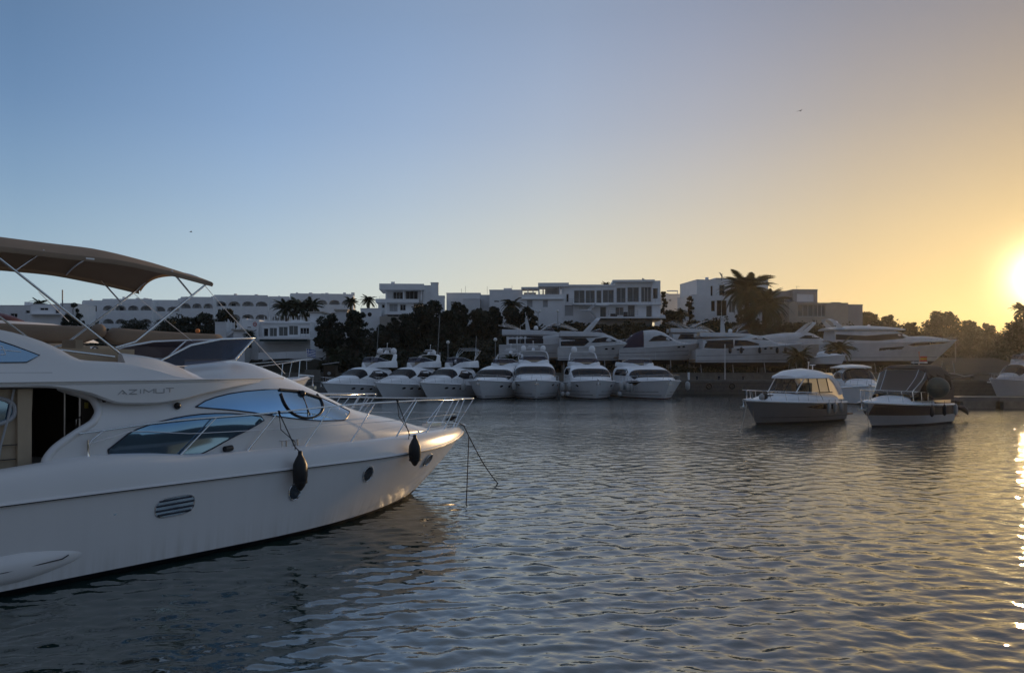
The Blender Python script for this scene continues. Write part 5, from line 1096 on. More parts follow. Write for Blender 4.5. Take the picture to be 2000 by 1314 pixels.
# ------------------------------------------------------------------ buildings on the hill
class Facade:
    """A wall plane: starts at the photo column px0 at depth Y0 and runs to the right, turned by yaw (+ = right end farther)."""
    def __init__(s, px0, Y0, yaw=0.0):
        s.x0, s.y0 = (px0-1000)/FPX*Y0, Y0; s.a = math.radians(yaw); s.c, s.s_ = math.cos(s.a), math.sin(s.a)
    def t(s, px): k = (px-1000)/FPX; return (k*s.y0-s.x0)/(s.c-k*s.s_)
    def z(s, px, py): return CAM_H-(py-HZ)/FPX*(s.y0+s.t(px)*s.s_)
    def w(s, t, d, z): return (s.x0+t*s.c-d*s.s_, s.y0+t*s.s_+d*s.c, z)
def wall_holes(b, F, t0, t1, z0, z1, holes, rev=.22, d=0.0):
    ts = sorted({t0, t1, *[h[0] for h in holes], *[h[2] for h in holes]}); zs = sorted({z0, z1, *[h[1] for h in holes], *[h[3] for h in holes]})
    ts = [t for t in ts if t0 <= t <= t1]; zs = [z for z in zs if z0 <= z <= z1]
    for i in range(len(ts)-1):
        for j in range(len(zs)-1):
            cx, cz = (ts[i]+ts[i+1])/2, (zs[j]+zs[j+1])/2
            if any(h[0] < cx < h[2] and h[1] < cz < h[3] for h in holes): continue
            b.add([F.w(ts[i], d, zs[j]), F.w(ts[i+1], d, zs[j]), F.w(ts[i+1], d, zs[j+1]), F.w(ts[i], d, zs[j+1])], [(0, 1, 2, 3)])
    for (a, c, e, g) in holes:
        P = [(a, c), (e, c), (e, g), (a, g)]
        for i in range(4):
            p, q = P[i], P[(i+1) % 4]; b.add([F.w(p[0], d, p[1]), F.w(q[0], d, q[1]), F.w(q[0], d+rev, q[1]), F.w(p[0], d+rev, p[1])], [(3, 2, 1, 0)])
def window(F, T, h, rev=.22, m='glass_dark', mull=0, d=0.0, rail=False):
    a, c, e, g = h
    fr = MB(); w = .07
    for q in ((a, c, a+w, g), (e-w, c, e, g), (a+w, c, e-w, c+w), (a+w, g-w, e-w, g)):
        fr.add([F.w(x, d+rev-dd, z) for dd in (0, .06) for x, z in ((q[0], q[1]), (q[2], q[1]), (q[2], q[3]), (q[0], q[3]))], [(4, 5, 6, 7), (0, 1, 5, 4), (1, 2, 6, 5), (2, 3, 7, 6), (3, 0, 4, 7)])
    for k in range(mull):
        x = a+(e-a)*(k+1)/(mull+1); fr.add([F.w(x+s_, d+rev-dd, z) for dd in (0, .06) for s_, z in ((-.035, c+w), (.035, c+w), (.035, g-w), (-.035, g-w))], [(4, 5, 6, 7), (0, 1, 5, 4), (2, 3, 7, 6), (1, 2, 6, 5), (3, 0, 4, 7)])
    o = fr.build('window', M['frame'], T)
    MB().add([F.w(a, d+rev-.01, c), F.w(e, d+rev-.01, c), F.w(e, d+rev-.01, g), F.w(a, d+rev-.01, g)], [(0, 1, 2, 3)]).build('pane', M[m], o)
    if rail:
        r = MB(); x = a-.1
        while x < e+.1: r.tube([F.w(x, d-.12, c), F.w(x, d-.12, c+.95)], .02, 4); x += .45
        r.tube([F.w(a-.15, d-.12, c+.97), F.w(e+.15, d-.12, c+.97)], .03, 4); r.build('railing', M['pole'], T, kind='stuff')
    return o
def block(T, F, pxl, pxr, pyt, pyb, depth=7, wins=(), m='wall', parapet=True, d=0.0, zb=None, name='wall', ztr=None):
    t0, t1 = F.t(pxl), F.t(pxr); z1 = F.z(pxl, pyt); z0 = zb if zb is not None else F.z(pxl, pyb)-6.5
    holes = []; spec = []
    for w in wins:
        h = (F.t(w[0]), F.z(w[0], w[3]), F.t(w[2]), F.z(w[0], w[1])); holes.append(h); spec.append((h, w[4:] if len(w) > 4 else ()))
    b = MB(); wall_holes(b, F, t0, t1, z0, z1, holes, d=d)
    for q in ([(t1, 0), (t1, depth)], [(t1, depth), (t0, depth)], [(t0, depth), (t0, 0)]):
        (ta, da), (tb, db) = q; b.add([F.w(ta, d+da, z0), F.w(tb, d+db, z0), F.w(tb, d+db, z1), F.w(ta, d+da, z1)], [(0, 1, 2, 3)])
    b.build(name, M[m], T)
    b = MB(); b.add([F.w(t0, d, z1-.35), F.w(t1, d, z1-.35), F.w(t1, d+depth, z1-.35), F.w(t0, d+depth, z1-.35)], [(0, 1, 2, 3)])
    if parapet:
        for (ta, da, tb, db) in ((t0-.05, -.05, t1+.05, .2), (t0-.05, depth-.2, t1+.05, depth+.05), (t0-.05, .2, t0+.2, depth-.2), (t1-.2, .2, t1+.05, depth-.2)):
            b.add([F.w(x, d+y, z) for z in (z1-.02, z1+.12) for x, y in ((ta, da), (tb, da), (tb, db), (ta, db))], [(3, 2, 1, 0), (4, 5, 6, 7), (0, 1, 5, 4), (1, 2, 6, 5), (2, 3, 7, 6), (3, 0, 4, 7)])
    b.build('roof', M[m], T)
    for h, s_ in spec: window(F, T, h, d=d, **(dict(m=s_[0]) if s_ else {}), mull=(s_[1] if len(s_) > 1 else (1 if h[2]-h[0] > 1.4 else 0)), rail=(len(s_) > 2 and s_[2]))
    return t0, t1, z0, z1
def slab(T, F, pxl, pxr, pyt, pyb, d0, d1, m='wall', name='slab'):
    t0, t1 = F.t(pxl), F.t(pxr); z1, z0 = F.z(pxl, pyt), F.z(pxl, pyb)
    MB().add([F.w(x, y, z) for z in (z0, z1) for x, y in ((t0, d0), (t1, d0), (t1, d1), (t0, d1))], [(3, 2, 1, 0), (4, 5, 6, 7), (0, 1, 5, 4), (1, 2, 6, 5), (2, 3, 7, 6), (3, 0, 4, 7)]).build(name, M[m], T)
def handrail(T, F, pxl, pxr, py, d, h=.95, n=None, m='pole'):
    t0, t1 = F.t(pxl), F.t(pxr); z = F.z(pxl, py); b = MB(); k = n or max(2, int((t1-t0)/1.1))
    for i in range(k+1): t = t0+(t1-t0)*i/k; b.tube([F.w(t, d, z-h), F.w(t, d, z)], .025, 4)
    for q in (0, .35, .7): b.tube([F.w(t0, d, z-h*q), F.w(t1, d, z-h*q)], .02, 4)
    b.build('railing', M[m], T, kind='stuff')
def chimney(T, F, pxl, pxr, pyt, pyb, d=2.0, m='wall'):
    slab(T, F, pxl, pxr, pyt, pyb+3, d, d+(F.t(pxr)-F.t(pxl)), m, 'chimney')
# --- hotel with rows of arched balconies
def hotel():
    T = thing('hotel', 'long white stepped hotel with two rows of arched balconies on the left hilltop', 'building', at(160, 640, 178))
    o = Vector(T.location)
    class FF(Facade):
        def w(s, t, d, z): p = Facade.w(s, t, d, z); return (p[0]-o.x, p[1]-o.y, p[2]-o.z)
    secs = [(160, 199, 589, 0, 178, 0), (199, 297, 586, 4, 178, 0), (297, 352, 588, 2, 180, 4), (352, 417, 582, 3, 181, 4), (417, 524, 578, 4, 184, 6), (524, 566, 581, 1, 186, 6), (566, 690, 575, 5, 188, 8)]
    for (pl, pr, pt, nb, Y0, yaw) in secs:
        F = FF(pl, Y0, yaw); t0, t1 = 0, F.t(pr); z1 = F.z(pl, pt); z0 = ground_z(F.x0, F.y0+2)-2.5; z0 = float(z0)
        b = MB(); wins = []
        if nb == 0:
            holes = [(F.t(183), z1-2.2, F.t(189), z1-.9), (F.t(183), z1-5.0, F.t(189), z1-3.6)]
            wall_holes(b, F, t0, t1, z0, z1, holes); wins = [(h, 0) for h in holes]
        else:
            w = (t1-t0)/nb
            rows = [(z1-2.25, z1-1.2), (z1-5.15, z1-4.1)]; zc = [z1]
            for i in range(nb):
                a, c = t0+i*w, t0+(i+1)*w; aw = min(3.1, w*.87); cx = (a+c)/2; prev = z1
                for (zl, zh) in rows:
                    arch = [(cx-aw/2+aw*k/10, zl+(zh-zl)*(.28+.72*math.sqrt(max(0, 1-((k/10-.5)/.5)**2)))) for k in range(11)]
                    # above the arch
                    for k in range(10):
                        p, q = arch[k], arch[k+1]; b.add([F.w(p[0], 0, p[1]), F.w(q[0], 0, q[1]), F.w(q[0], 0, prev), F.w(p[0], 0, prev)], [(0, 1, 2, 3)])
                        b.add([F.w(p[0], 0, p[1]), F.w(q[0], 0, q[1]), F.w(q[0], 1.3, q[1]), F.w(p[0], 1.3, p[1])], [(3, 2, 1, 0)])
                    for (x0, x1) in ((a, cx-aw/2), (cx+aw/2, c)): b.add([F.w(x0, 0, zl), F.w(x1, 0, zl), F.w(x1, 0, prev), F.w(x0, 0, prev)], [(0, 1, 2, 3)])
                    for x in (cx-aw/2, cx+aw/2): b.add([F.w(x, 0, zl), F.w(x, 0, arch[0][1]), F.w(x, 1.3, arch[0][1]), F.w(x, 1.3, zl)], [(0, 1, 2, 3)])
                    b.add([F.w(cx-aw/2, 0, zl), F.w(cx+aw/2, 0, zl), F.w(cx+aw/2, .15, zl), F.w(cx-aw/2, .15, zl)], [(0, 1, 2, 3)])
                    b.add([F.w(cx-aw/2, .15, zl), F.w(cx+aw/2, .15, zl), F.w(cx+aw/2, .15, zl-.9), F.w(cx-aw/2, .15, zl-.9)], [(0, 1, 2, 3)])
                    b.add([F.w(cx-aw/2, 1.3, zl-.95), F.w(cx+aw/2, 1.3, zl-.95), F.w(cx+aw/2, 1.3, zh+.1), F.w(cx-aw/2, 1.3, zh+.1)], [(0, 1, 2, 3)])
                    wins.append(((cx-aw*.34, zl-.8, cx+aw*(.05 if i % 3 else .34), zl+.75), 1.02)); prev = zl
                b.add([F.w(a, 0, z0), F.w(c, 0, z0), F.w(c, 0, prev), F.w(a, 0, prev)], [(0, 1, 2, 3)])
        for q in ([(t1, 0), (t1, 9)], [(t1, 9), (t0, 9)], [(t0, 9), (t0, 0)]):
            (ta, da), (tb, db) = q; b.add([F.w(ta, da, z0), F.w(tb, db, z0), F.w(tb, db, z1), F.w(ta, da, z1)], [(0, 1, 2, 3)])
        b.build('wing_wall', M['wall'], T)
        r = MB().add([F.w(t0, 0, z1-.02), F.w(t1, 0, z1-.02), F.w(t1, 9, z1-.02), F.w(t0, 9, z1-.02)], [(0, 1, 2, 3)])
        r.add([F.w(x, y, z) for z in (z1, z1+.28) for x, y in ((t0+.1, .05), (t1-.1, .05), (t1-.1, .3), (t0+.1, .3))], [(3, 2, 1, 0), (4, 5, 6, 7), (0, 1, 5, 4), (1, 2, 6, 5), (2, 3, 7, 6), (3, 0, 4, 7)])
        rf = r.build('roof', M['wall'], T)
        for i in range(max(1, nb)):
            for _ in range(2):
                x = t0+(i+random.random())*(t1-t0)/max(1, nb); s_ = .18+.2*random.random(); h = .3+.5*random.random(); y = 1+3*random.random()
                MB().add([F.w(x+p, y+q, z) for z in (z1, z1+h) for p, q in ((-s_, -s_), (s_, -s_), (s_, s_), (-s_, s_))], [(4, 5, 6, 7), (0, 1, 5, 4), (1, 2, 6, 5), (2, 3, 7, 6), (3, 0, 4, 7)]).build('chimney', M['wall2'], rf)
        for h, d in wins: window(F, T, h, d=d, m='glass_dark' if random.random() < .25 else 'shutter')
hotel()
def local(T):
    o = Vector(T.location)
    class FF(Facade):
        def w(s, t, d, z): p = Facade.w(s, t, d, z); return (p[0]-o.x, p[1]-o.y, p[2]-o.z)
    return FF
def bthing(label, px, py, Y, name='villa', cat='house'):
    T = thing(name, label, cat, at(px, py, Y)); return T, local(T)
def village_left():
    T, FF = bthing('low white house at the far left edge behind the yachts, chimney on flat roof', 0, 640, 165)
    F = FF(-60, 165); block(T, F, -60, 84, 597, 645, 8, [(50, 606, 58, 612), (20, 612, 34, 620)], m='wall2'); chimney(T, F, 36, 47, 588, 596)
    T, FF = bthing('white house with wide dark windows left of the long hotel', 70, 640, 160)
    F = FF(60, 160, 3); block(T, F, 60, 118, 595, 640, 8, [(78, 601, 94, 606), (108, 605, 116, 612)]); block(T, F, 118, 146, 593, 640, 9)
    slab(T, F, 62, 120, 613, 615, -1.2, 0, name='balcony')
village_left()
def villa_b1():
    T, FF = bthing('white three-storey villa with broad overhanging roof slab and pillars, centre left hilltop', 740, 650, 148)
    F = FF(735, 148, 4)
    block(T, F, 752, 826, 560, 590, 7, [(766, 568, 786, 583, 'glass_dark', 2), (791, 566, 815, 583, 'glass_dark', 2)], d=2.2, zb=F.z(735, 592))
    slab(T, F, 741, 828, 554, 566, -.3, 8, name='roof_slab'); chimney(T, F, 762, 769.5, 548, 556)
    for px in (754, 788, 823): slab(T, F, px-1.3, px+1.3, 565, 586, .2, .45, name='pillar')
    slab(T, F, 734, 818, 584, 591, -.6, 8, name='floor_slab')
    block(T, F, 738, 808, 591, 650, 7, [(745, 594, 751, 601), (760, 593, 776, 608, 'shutter', 1), (781, 594, 792, 606, 'glass_dark', 1), (756, 612, 778, 619)], d=.6)
    handrail(T, F, 741, 780, 579, -.3)
    slab(T, F, 752, 820, 612, 615, -1.6, .6, name='balcony'); slab(T, F, 754, 756, 591, 640, -1.3, -1.05, name='pillar')
    block(T, F, 826, 841, 557, 600, 6, d=1.2); block(T, F, 841, 856, 551.5, 600, 2.2, d=1.0, name='tower'); block(T, F, 856, 868, 577, 606, 5, d=1.5)
    slab(T, F, 745, 812, 620, 640, -3.5, -.2, m='wall_tan', name='terrace_wall')
    T, FF = bthing('white square annex with a small round window beside the dark tree', 705, 650, 146, 'annex', 'building')
    F = FF(704, 146); block(T, F, 704, 744, 603, 652, 6, [(741, 633, 743, 641)]); 
    p = F.w(F.t(722), -.03, F.z(722, 614)); MB().tube([(p[0], p[1]+.05, p[2]), p], .38, 14).build('round_window', M['glass_dark'], T)
    T, FF = bthing('small cream block below the hotel with tiled edge, behind the trees', 655, 640, 150, 'annex', 'building')
    F = FF(655, 150); block(T, F, 655, 678, 606, 645, 5, m='wall2'); slab(T, F, 653, 680, 604, 607, -.4, 5.4, m='wall_tan', name='roof_edge')
villa_b1()
def villa_b2():
    T, FF = bthing('plain low white block with flat roof between the tree-covered slope and the pavilion', 872, 600, 155, 'house', 'house')
    F = FF(872, 155); block(T, F, 872, 938, 573, 606, 7, [(880, 589, 892, 592)]); block(T, F, 905, 938, 585, 606, 2, m='wall2', d=-1.0); block(T, F, 938, 958, 576, 604, 6, m='wall2', d=1)
    for px, h in ((900, 1.1), (908, 1.6), (951, 1.5)):
        q = F.w(F.t(px), 2, F.z(px, 573)); MB().tube([q, (q[0], q[1], q[2]+h)], .03, 4).build('aerial', M['pole'], T)
    T, FF = bthing('white house with stair-head box on its roof, right of the plain low block', 958, 600, 152, 'house', 'house')
    F = FF(956, 152); block(T, F, 956, 1019, 567, 604, 8, [(965, 587, 975, 590)]); block(T, F, 984, 999, 562, 570, 3, d=2, name='stair_head', zb=F.z(956, 568))
    q = F.w(F.t(1000), 2, F.z(956, 567)); MB().tube([q, (q[0], q[1], q[2]+1.1)], .03, 4).build('aerial', M['pole'], T)
villa_b2()
def pavilion():
    T, FF = bthing('white house topped by an open pillared roof pavilion, left of the large glazed villa', 1018, 604, 148)
    F = FF(1018, 148, -3)
    block(T, F, 1018, 1101, 575, 604, 8, [(1029, 586, 1040, 600, 'shutter', 0), (1060, 586, 1070, 600, 'shutter', 0)], parapet=False)
    slab(T, F, 1016, 1102, 583, 585, -.35, 0, name='ledge')
    slab(T, F, 1018, 1053, 560.5, 564.5, 0, 4, m='wall2', name='pergola_beam'); slab(T, F, 1051, 1111, 552.5, 560, -.2, 5.5, name='roof_slab')
    for px in (1019.5, 1031, 1041): slab(T, F, px-1, px+1, 564, 576, .2, .45, name='pillar')
    for px in (1052.5, 1093, 1098): slab(T, F, px-1.3, px+1.3, 559, 576, .2, .5, name='pillar')
    for px in (1060, 1108): slab(T, F, px-1.3, px+1.3, 559, 576, 4.6, 4.9, name='pillar')
    slab(T, F, 1064, 1092, 559, 575, 4.0, 4.3, m='wall2', name='wall'); slab(T, F, 1022, 1046, 568, 576, 3.3, 3.6, m='wall2', name='wall'); handrail(T, F, 1054, 1092, 570, .3)
pavilion()
def big_villa():
    T, FF = bthing('large white glazed two-storey villa with diagonal outside stair, centre of the hilltop', 1100, 620, 148)
    F = FF(1100, 148, 0)
    tt = lambda px: F.t(px)
    wins = [(1106, 574, 1111, 590, 'glass_dark', 0), (1121, 567, 1142, 592, 'glass_far', 1), (1143.5, 567, 1162, 592, 'glass_far', 1), (1164.5, 567, 1175, 592, 'glass_far', 0), (1177, 566, 1199, 591, 'glass_far', 1),
            (1103, 596, 1120, 617, 'shutter', 0), (1131, 599, 1158, 604, 'wall2', 0), (1172, 599, 1184, 620, 'glass_far', 0)]
    block(T, F, 1100, 1201, 558.5, 622, 9, wins)
    F2 = FF(1201, 148, -4); wins = [(1204, 562, 1222, 591, 'glass_far', 1), (1225, 561, 1248, 590, 'glass_far', 1), (1252, 560.5, 1272, 590, 'glass_far', 2), (1202, 600, 1218, 616, 'glass_far', 1), (1226, 596, 1240, 619, 'glass_far', 0), (1262, 597, 1283, 620, 'glass_far', 1)]
    block(T, F2, 1201, 1274, 551, 624, 9, wins)
    F3 = FF(1274, 147.0, 0)
    slab(T, F3, 1274, 1290, 548, 563, 0, 6, name='wall'); slab(T, F3, 1274, 1290, 583, 626, 0, 6, name='wall'); slab(T, F3, 1285, 1290, 563, 583, 0, 6, name='wall'); slab(T, F3, 1274, 1275.5, 563, 583, 0, 6, name='wall')
    slab(T, F2, 1196, 1278, 547.5, 551.5, -.9, 8, name='roof_slab'); slab(T, F, 1099, 1202, 556, 559, -.3, 8, name='roof_slab')
    slab(T, F, 1118, 1290, 593, 596, -1.6, 0, name='balcony'); handrail(T, F, 1104, 1289, 585.5, -1.5, 1.0)
    for px in (1142.5, 1163.5, 1176, 1200.5, 1224, 1249): slab(T, F, px-.7, px+.7, 562, 593, -.6, -.35, name='pillar')
    # outside stair, tread by tread
    a, c = tt(1160), tt(1146)
    for k in range(11):
        t = k/10; x = tt(1160)-(tt(1160)-tt(1146))*t; z = F.z(1160, 594.5)-(F.z(1160, 594.5)-F.z(1146, 607))*t
        MB().add([F.w(x+p, y, z+q) for q in (-.22, 0) for p, y in ((-.16, -2.6), (.16, -2.6), (.16, -1.5), (-.16, -1.5))], [(3, 2, 1, 0), (4, 5, 6, 7), (0, 1, 5, 4), (1, 2, 6, 5), (2, 3, 7, 6), (3, 0, 4, 7)]).build('stair_tread', M['wall'], T)
    slab(T, F, 1132, 1152, 607, 609, -2.8, -1.3, name='stair_landing'); slab(T, F, 1158, 1186, 596, 598, -2.4, -1.4, name='canopy')
    for k in range(10):
        t = k/9; x = tt(1150)+(tt(1162)-tt(1150))*t; z = F.z(1150, 608)-(F.z(1150, 608)-F.z(1162, 620))*t
        MB().add([F.w(x+p, y, z+q) for q in (-.22, 0) for p, y in ((-.16, -3.6), (.16, -3.6), (.16, -2.5), (-.16, -2.5))], [(3, 2, 1, 0), (4, 5, 6, 7), (0, 1, 5, 4), (1, 2, 6, 5), (2, 3, 7, 6), (3, 0, 4, 7)]).build('stair_tread', M['wall'], T)
    slab(T, F, 1160, 1292, 621, 624, -4, 0, name='terrace'); slab(T, F, 1190, 1202, 614, 619, -2.6, -1.6, m='canvas_dark', name='terrace_seat'); slab(T, F, 1215, 1222, 611, 620, -2.6, -1.8, m='canvas_dark', name='terrace_seat')
    handrail(T, F, 1184, 1240, 608, -3.4); slab(T, F2, 1268, 1273, 545, 549, 1, 1.6, name='chimney')
    return T
M['glass_far'] = mat('curtained_glass', (.10, .11, .11), .15, var=.4, scale=.8)
big_villa()
def dish(px, py, Y, r, label, tilt=.5):
    T = thing('satellite_dish', label, 'satellite dish', at(px, py, Y)); b = MB()
    pr = [(r*q, .28*r*q*q) for q in (0.02, .3, .6, .85, 1.0)]; b.lathe(pr+[(r*.98, .28*r+.02)]+[(r*q, .28*r*q*q+.02) for q in (.6, .02)], (0, 0, 0), 18, 'y')
    o = b.build('dish', M['wall_tan'], T, 50); o.rotation_euler = (-.5, 0, tilt)
    MB().tube([(0, .2, -r*.2), (0, .3, -r-.5)], .06, 6).build('post', M['pole'], T); MB().tube([(0, .0, -.3*r), (0, -r*.9, .1)], .03, 5).build('arm', M['pole'], T)
dish(1259, 547, 150, .55, 'round satellite dish on the roof of the large glazed villa', .9)
dish(1410, 536, 150, .62, 'large satellite dish on the roof of the tall white block', 1.1)
def right_villas():
    T, FF = bthing('small pale block with roof frame just right of the large glazed villa', 1290, 605, 165, 'house', 'house')
    F = FF(1290, 165); block(T, F, 1290, 1330, 575, 612, 7, [(1297, 585, 1302, 588), (1306, 585, 1311, 588)], m='wall2'); slab(T, F, 1306, 1326, 566, 567.5, 1, 2, name='roof_frame'); slab(T, F, 1325, 1326, 567, 575, 1, 1.2, name='roof_frame'); block(T, F, 1330, 1346, 591, 615, 6, m='wall2', d=2); chimney(T, F, 1305, 1309, 571, 574)
    T, FF = bthing('tall white cubic villa with recessed windows, left of the big palms', 1352, 620, 150)
    F = FF(1352, 150, 8)
    block(T, F, 1352, 1361, 576, 622, 8, m='wall'); block(T, F, 1361, 1398, 547, 622, 9, [(1388, 558, 1392.5, 578, 'glass_dark', 0), (1389, 587, 1397, 608, 'glass_dark', 0)])
    block(T, F, 1398, 1500, 544, 622, 9, [(1405, 556, 1416, 577, 'glass_dark', 0), (1400, 586, 1420, 617, 'glass_dark', 1), (1424, 587, 1436, 610, 'glass_far', 1), (1470, 587, 1490, 610, 'glass_dark', 1)])
    chimney(T, F, 1387, 1392, 539, 546)
    T, FF = bthing('grey-white angular villa with open window frame right of the big palms', 1500, 615, 152)
    F = FF(1500, 152, 4); block(T, F, 1490, 1545, 569, 620, 8, [(1512, 584, 1533, 601, 'glass_far', 1)], m='wall_grey'); block(T, F, 1545, 1592, 567, 620, 7, [(1552, 574, 1586, 590, 'wall2', 0)], m='wall_grey', d=-1.0)
    slab(T, F, 1490, 1594, 608, 612, -1.6, 0, m='wall2', name='terrace')
    q = F.w(F.t(1565), 2, F.z(1545, 567)); MB().tube([q, (q[0], q[1], q[2]+1.0)], .03, 4).tube([(q[0]-.3, q[1], q[2]+.95), (q[0]+.6, q[1], q[2]+.9)], .02, 4).build('aerial', M['pole'], T)
    T, FF = bthing('low tan flat-roofed house with glass front at the right end of the hilltop', 1540, 615, 148, 'house', 'house')
    F = FF(1540, 148, 3); block(T, F, 1541, 1556, 591, 620, 6, m='wall_tan'); block(T, F, 1556, 1658, 592, 620, 7, [(1560, 594, 1590, 618, 'glass_far', 2), (1591.5, 594, 1614, 618, 'glass_far', 2)], m='wall_tan', d=.3)
    block(T, F, 1658, 1689, 595, 622, 6, m='wall_grey', d=.8); slab(T, F, 1634, 1652, 588.5, 589.5, 2, 4, m='pole', name='pergola'); slab(T, F, 1640, 1641, 589, 593, 2, 2.2, m='pole', name='pergola_post')
right_villas()
def cafe():
    T, FF = bthing('white terrace restaurant with tall glass front and flagpoles, below the hotel', 500, 665, 130, 'restaurant', 'restaurant')
    F = FF(488, 130, 3)
    block(T, F, 513, 606, 629, 660, 6, [(514.5, 641, 524, 657, 'glass_dark', 0), (526, 640, 541, 657, 'glass_far', 1), (544, 638, 562, 656, 'glass_far', 1), (564, 636, 582, 654, 'glass_far', 1), (586, 640, 604, 652, 'glass_dark', 2)])
    slab(T, F, 568, 586, 624.5, 630, .1, 3, name='wall'); slab(T, F, 513, 608, 629, 631, -.5, 0, name='ledge')
    slab(T, F, 516, 612, 660, 664, -4.5, .1, name='terrace_slab'); slab(T, F, 520, 610, 664, 668, -4.2, -3.9, m='teal', name='awning')
    handrail(T, F, 588, 608, 648, -.4)
    for px in (514, 524, 534, 544, 554, 563.5, 573.5):
        q = F.w(F.t(px), .8, F.z(513, 632)); MB().tube([q, (q[0], q[1], q[2]+1.25)], .045, 6).build('roof_post', M['white'], T, 60)
    T, FF = bthing('white block with a red ring emblem on its side, left of the restaurant', 470, 660, 131, 'building', 'building')
    F = FF(470, 131); block(T, F, 472, 482, 623, 662, 5); block(T, F, 482, 505, 626, 662, 5, m='wall'); block(T, F, 505, 515, 629, 660, 4, d=.5)
    q = F.w(F.t(498), -.04, F.z(498, 633))
    MB().tube([(q[0]+.27*math.cos(t), q[1], q[2]+.3*math.sin(t)) for t in np.linspace(0, 2*math.pi, 19)], .05, 5).tube([(q[0]-.1, q[1], q[2]-.1), (q[0], q[1], q[2]+.14), (q[0]+.1, q[1], q[2]-.1)], .035, 4).build('emblem', M['red'], T)
    MB().box((F.w(F.t(487), -.05, F.z(487, 639))[0], F.w(0, -.05, 0)[1], F.w(F.t(487), 0, F.z(487, 639))[2]), (.55, .04, .1)).build('sign_line', M['glass_dark'], T)
    T, FF = bthing('low white hut with a stair beside it, left of the block with the red emblem', 420, 660, 128, 'hut', 'building')
    F = FF(418, 128); block(T, F, 420, 442, 630, 665, 4, m='wall2'); block(T, F, 458, 480, 646, 665, 3, m='wall', d=-.5); slab(T, F, 456, 482, 643, 646, -1, 3, m='wall_tan', name='roof_edge')
    for k in range(7): slab(T, F, 441+k*2.8, 444+k*2.8, 652-k*2.0, 656-k*2.0, .6, 1.8, name='stair_tread')
    for k in range(4):
        q = F.w(F.t(446+k*6), 1.4, F.z(446, 645)); MB().tube([q, (q[0], q[1], q[2]+1.5)], .04, 5).build('post', M['white'], T)
    T, FF = bthing('white kiosk tower with flat overhanging lid between restaurant and dark trees', 605, 640, 134, 'kiosk', 'building')
    F = FF(604, 134); block(T, F, 605.5, 628, 613, 650, 4); slab(T, F, 603, 632, 608.5, 611, -.4, 4.4, m='wall_tan', name='roof_edge')
    T, FF = bthing('row of small white service walls with dark doorway under the trees', 614, 680, 124, 'outbuilding', 'building')
    F = FF(613, 124); block(T, F, 614, 624, 667, 682, 3, zb=F.z(613, 681)); block(T, F, 628, 635, 667, 681, 3, zb=F.z(613, 681)); block(T, F, 640, 652, 658, 676, 3, [(637.5, 666, 641, 676, 'glass_dark', 0)], zb=F.z(613, 681)); 
cafe()
wall_thing('long white garden wall below the restaurant, behind the neighbouring yacht rail', [at(505, 702, 122), at(560, 700, 122), at(640, 698, 123)], 1.0, .3, 'wall2')
wall_thing('white boundary wall stepping down right of the dark trees', [at(668, 665, 134), at(700, 660, 136), at(731, 657, 137)], 1.5, .3, 'wall2')
wall_thing('stone wall of the quay corner beside the dark kiosk', [at(596, 742, 103), at(625, 742, 103)], 1.3, .5, 'stone')
wall_thing('pale kerb wall running along the slope right of the outbuilding', [at(650, 678, 126), at(690, 675, 127)], .5, .3, 'quay')
wall_thing('curved low parapet catching light beside the small palm', [at(1290, 622, 146), at(1320, 625, 144), at(1345, 626, 143)], .7, .3, 'wall2')
def street_lamp(px, py, Y, h, label, name='street_lamp', r=.24, n=1):
    x, y, z = at(px, py, Y); T = thing(name, label, 'lamp', (x, y, z-h)); MB().tube([(0, 0, -.5), (0, 0, h-r)], [.06, .045], 8).build('pole', M['pole'], T, 60)
    if n == 1: MB().ball((0, 0, h), r).build('globe', M['globe'], T, 60)
    else:
        for s_ in (-1, 1): MB().tube([(0, 0, h-r-.2), (s_*.3, 0, h-r)], .03, 6).build('arm', M['pole'], T); MB().ball((s_*.3, 0, h), r).build('globe', M['globe'], T, 60)
street_lamp(875, 668.5, 108, 3.6, 'white globe street lamp against the dark slope above the fourth moored boat')
street_lamp(967.5, 663, 107, 3.8, 'white globe street lamp left of the first yacht on the hard')
street_lamp(1051, 607.5, 138, 2.5, 'lamp with twin white globes below the pavilion house', n=2, r=.2)
street_lamp(1089.5, 607.5, 138, 2.5, 'single white globe lamp below the corner of the large glazed villa', r=.22)
street_lamp(542, 619, 132, 2.0, 'small white globe light left of the restaurant roof wall', r=.16)
street_lamp(583.5, 614.5, 132, 2.2, 'small white globe light above the restaurant roof wall', r=.16)
street_lamp(633.5, 611.5, 136, 2.2, 'small white globe light right of the kiosk tower', r=.16)
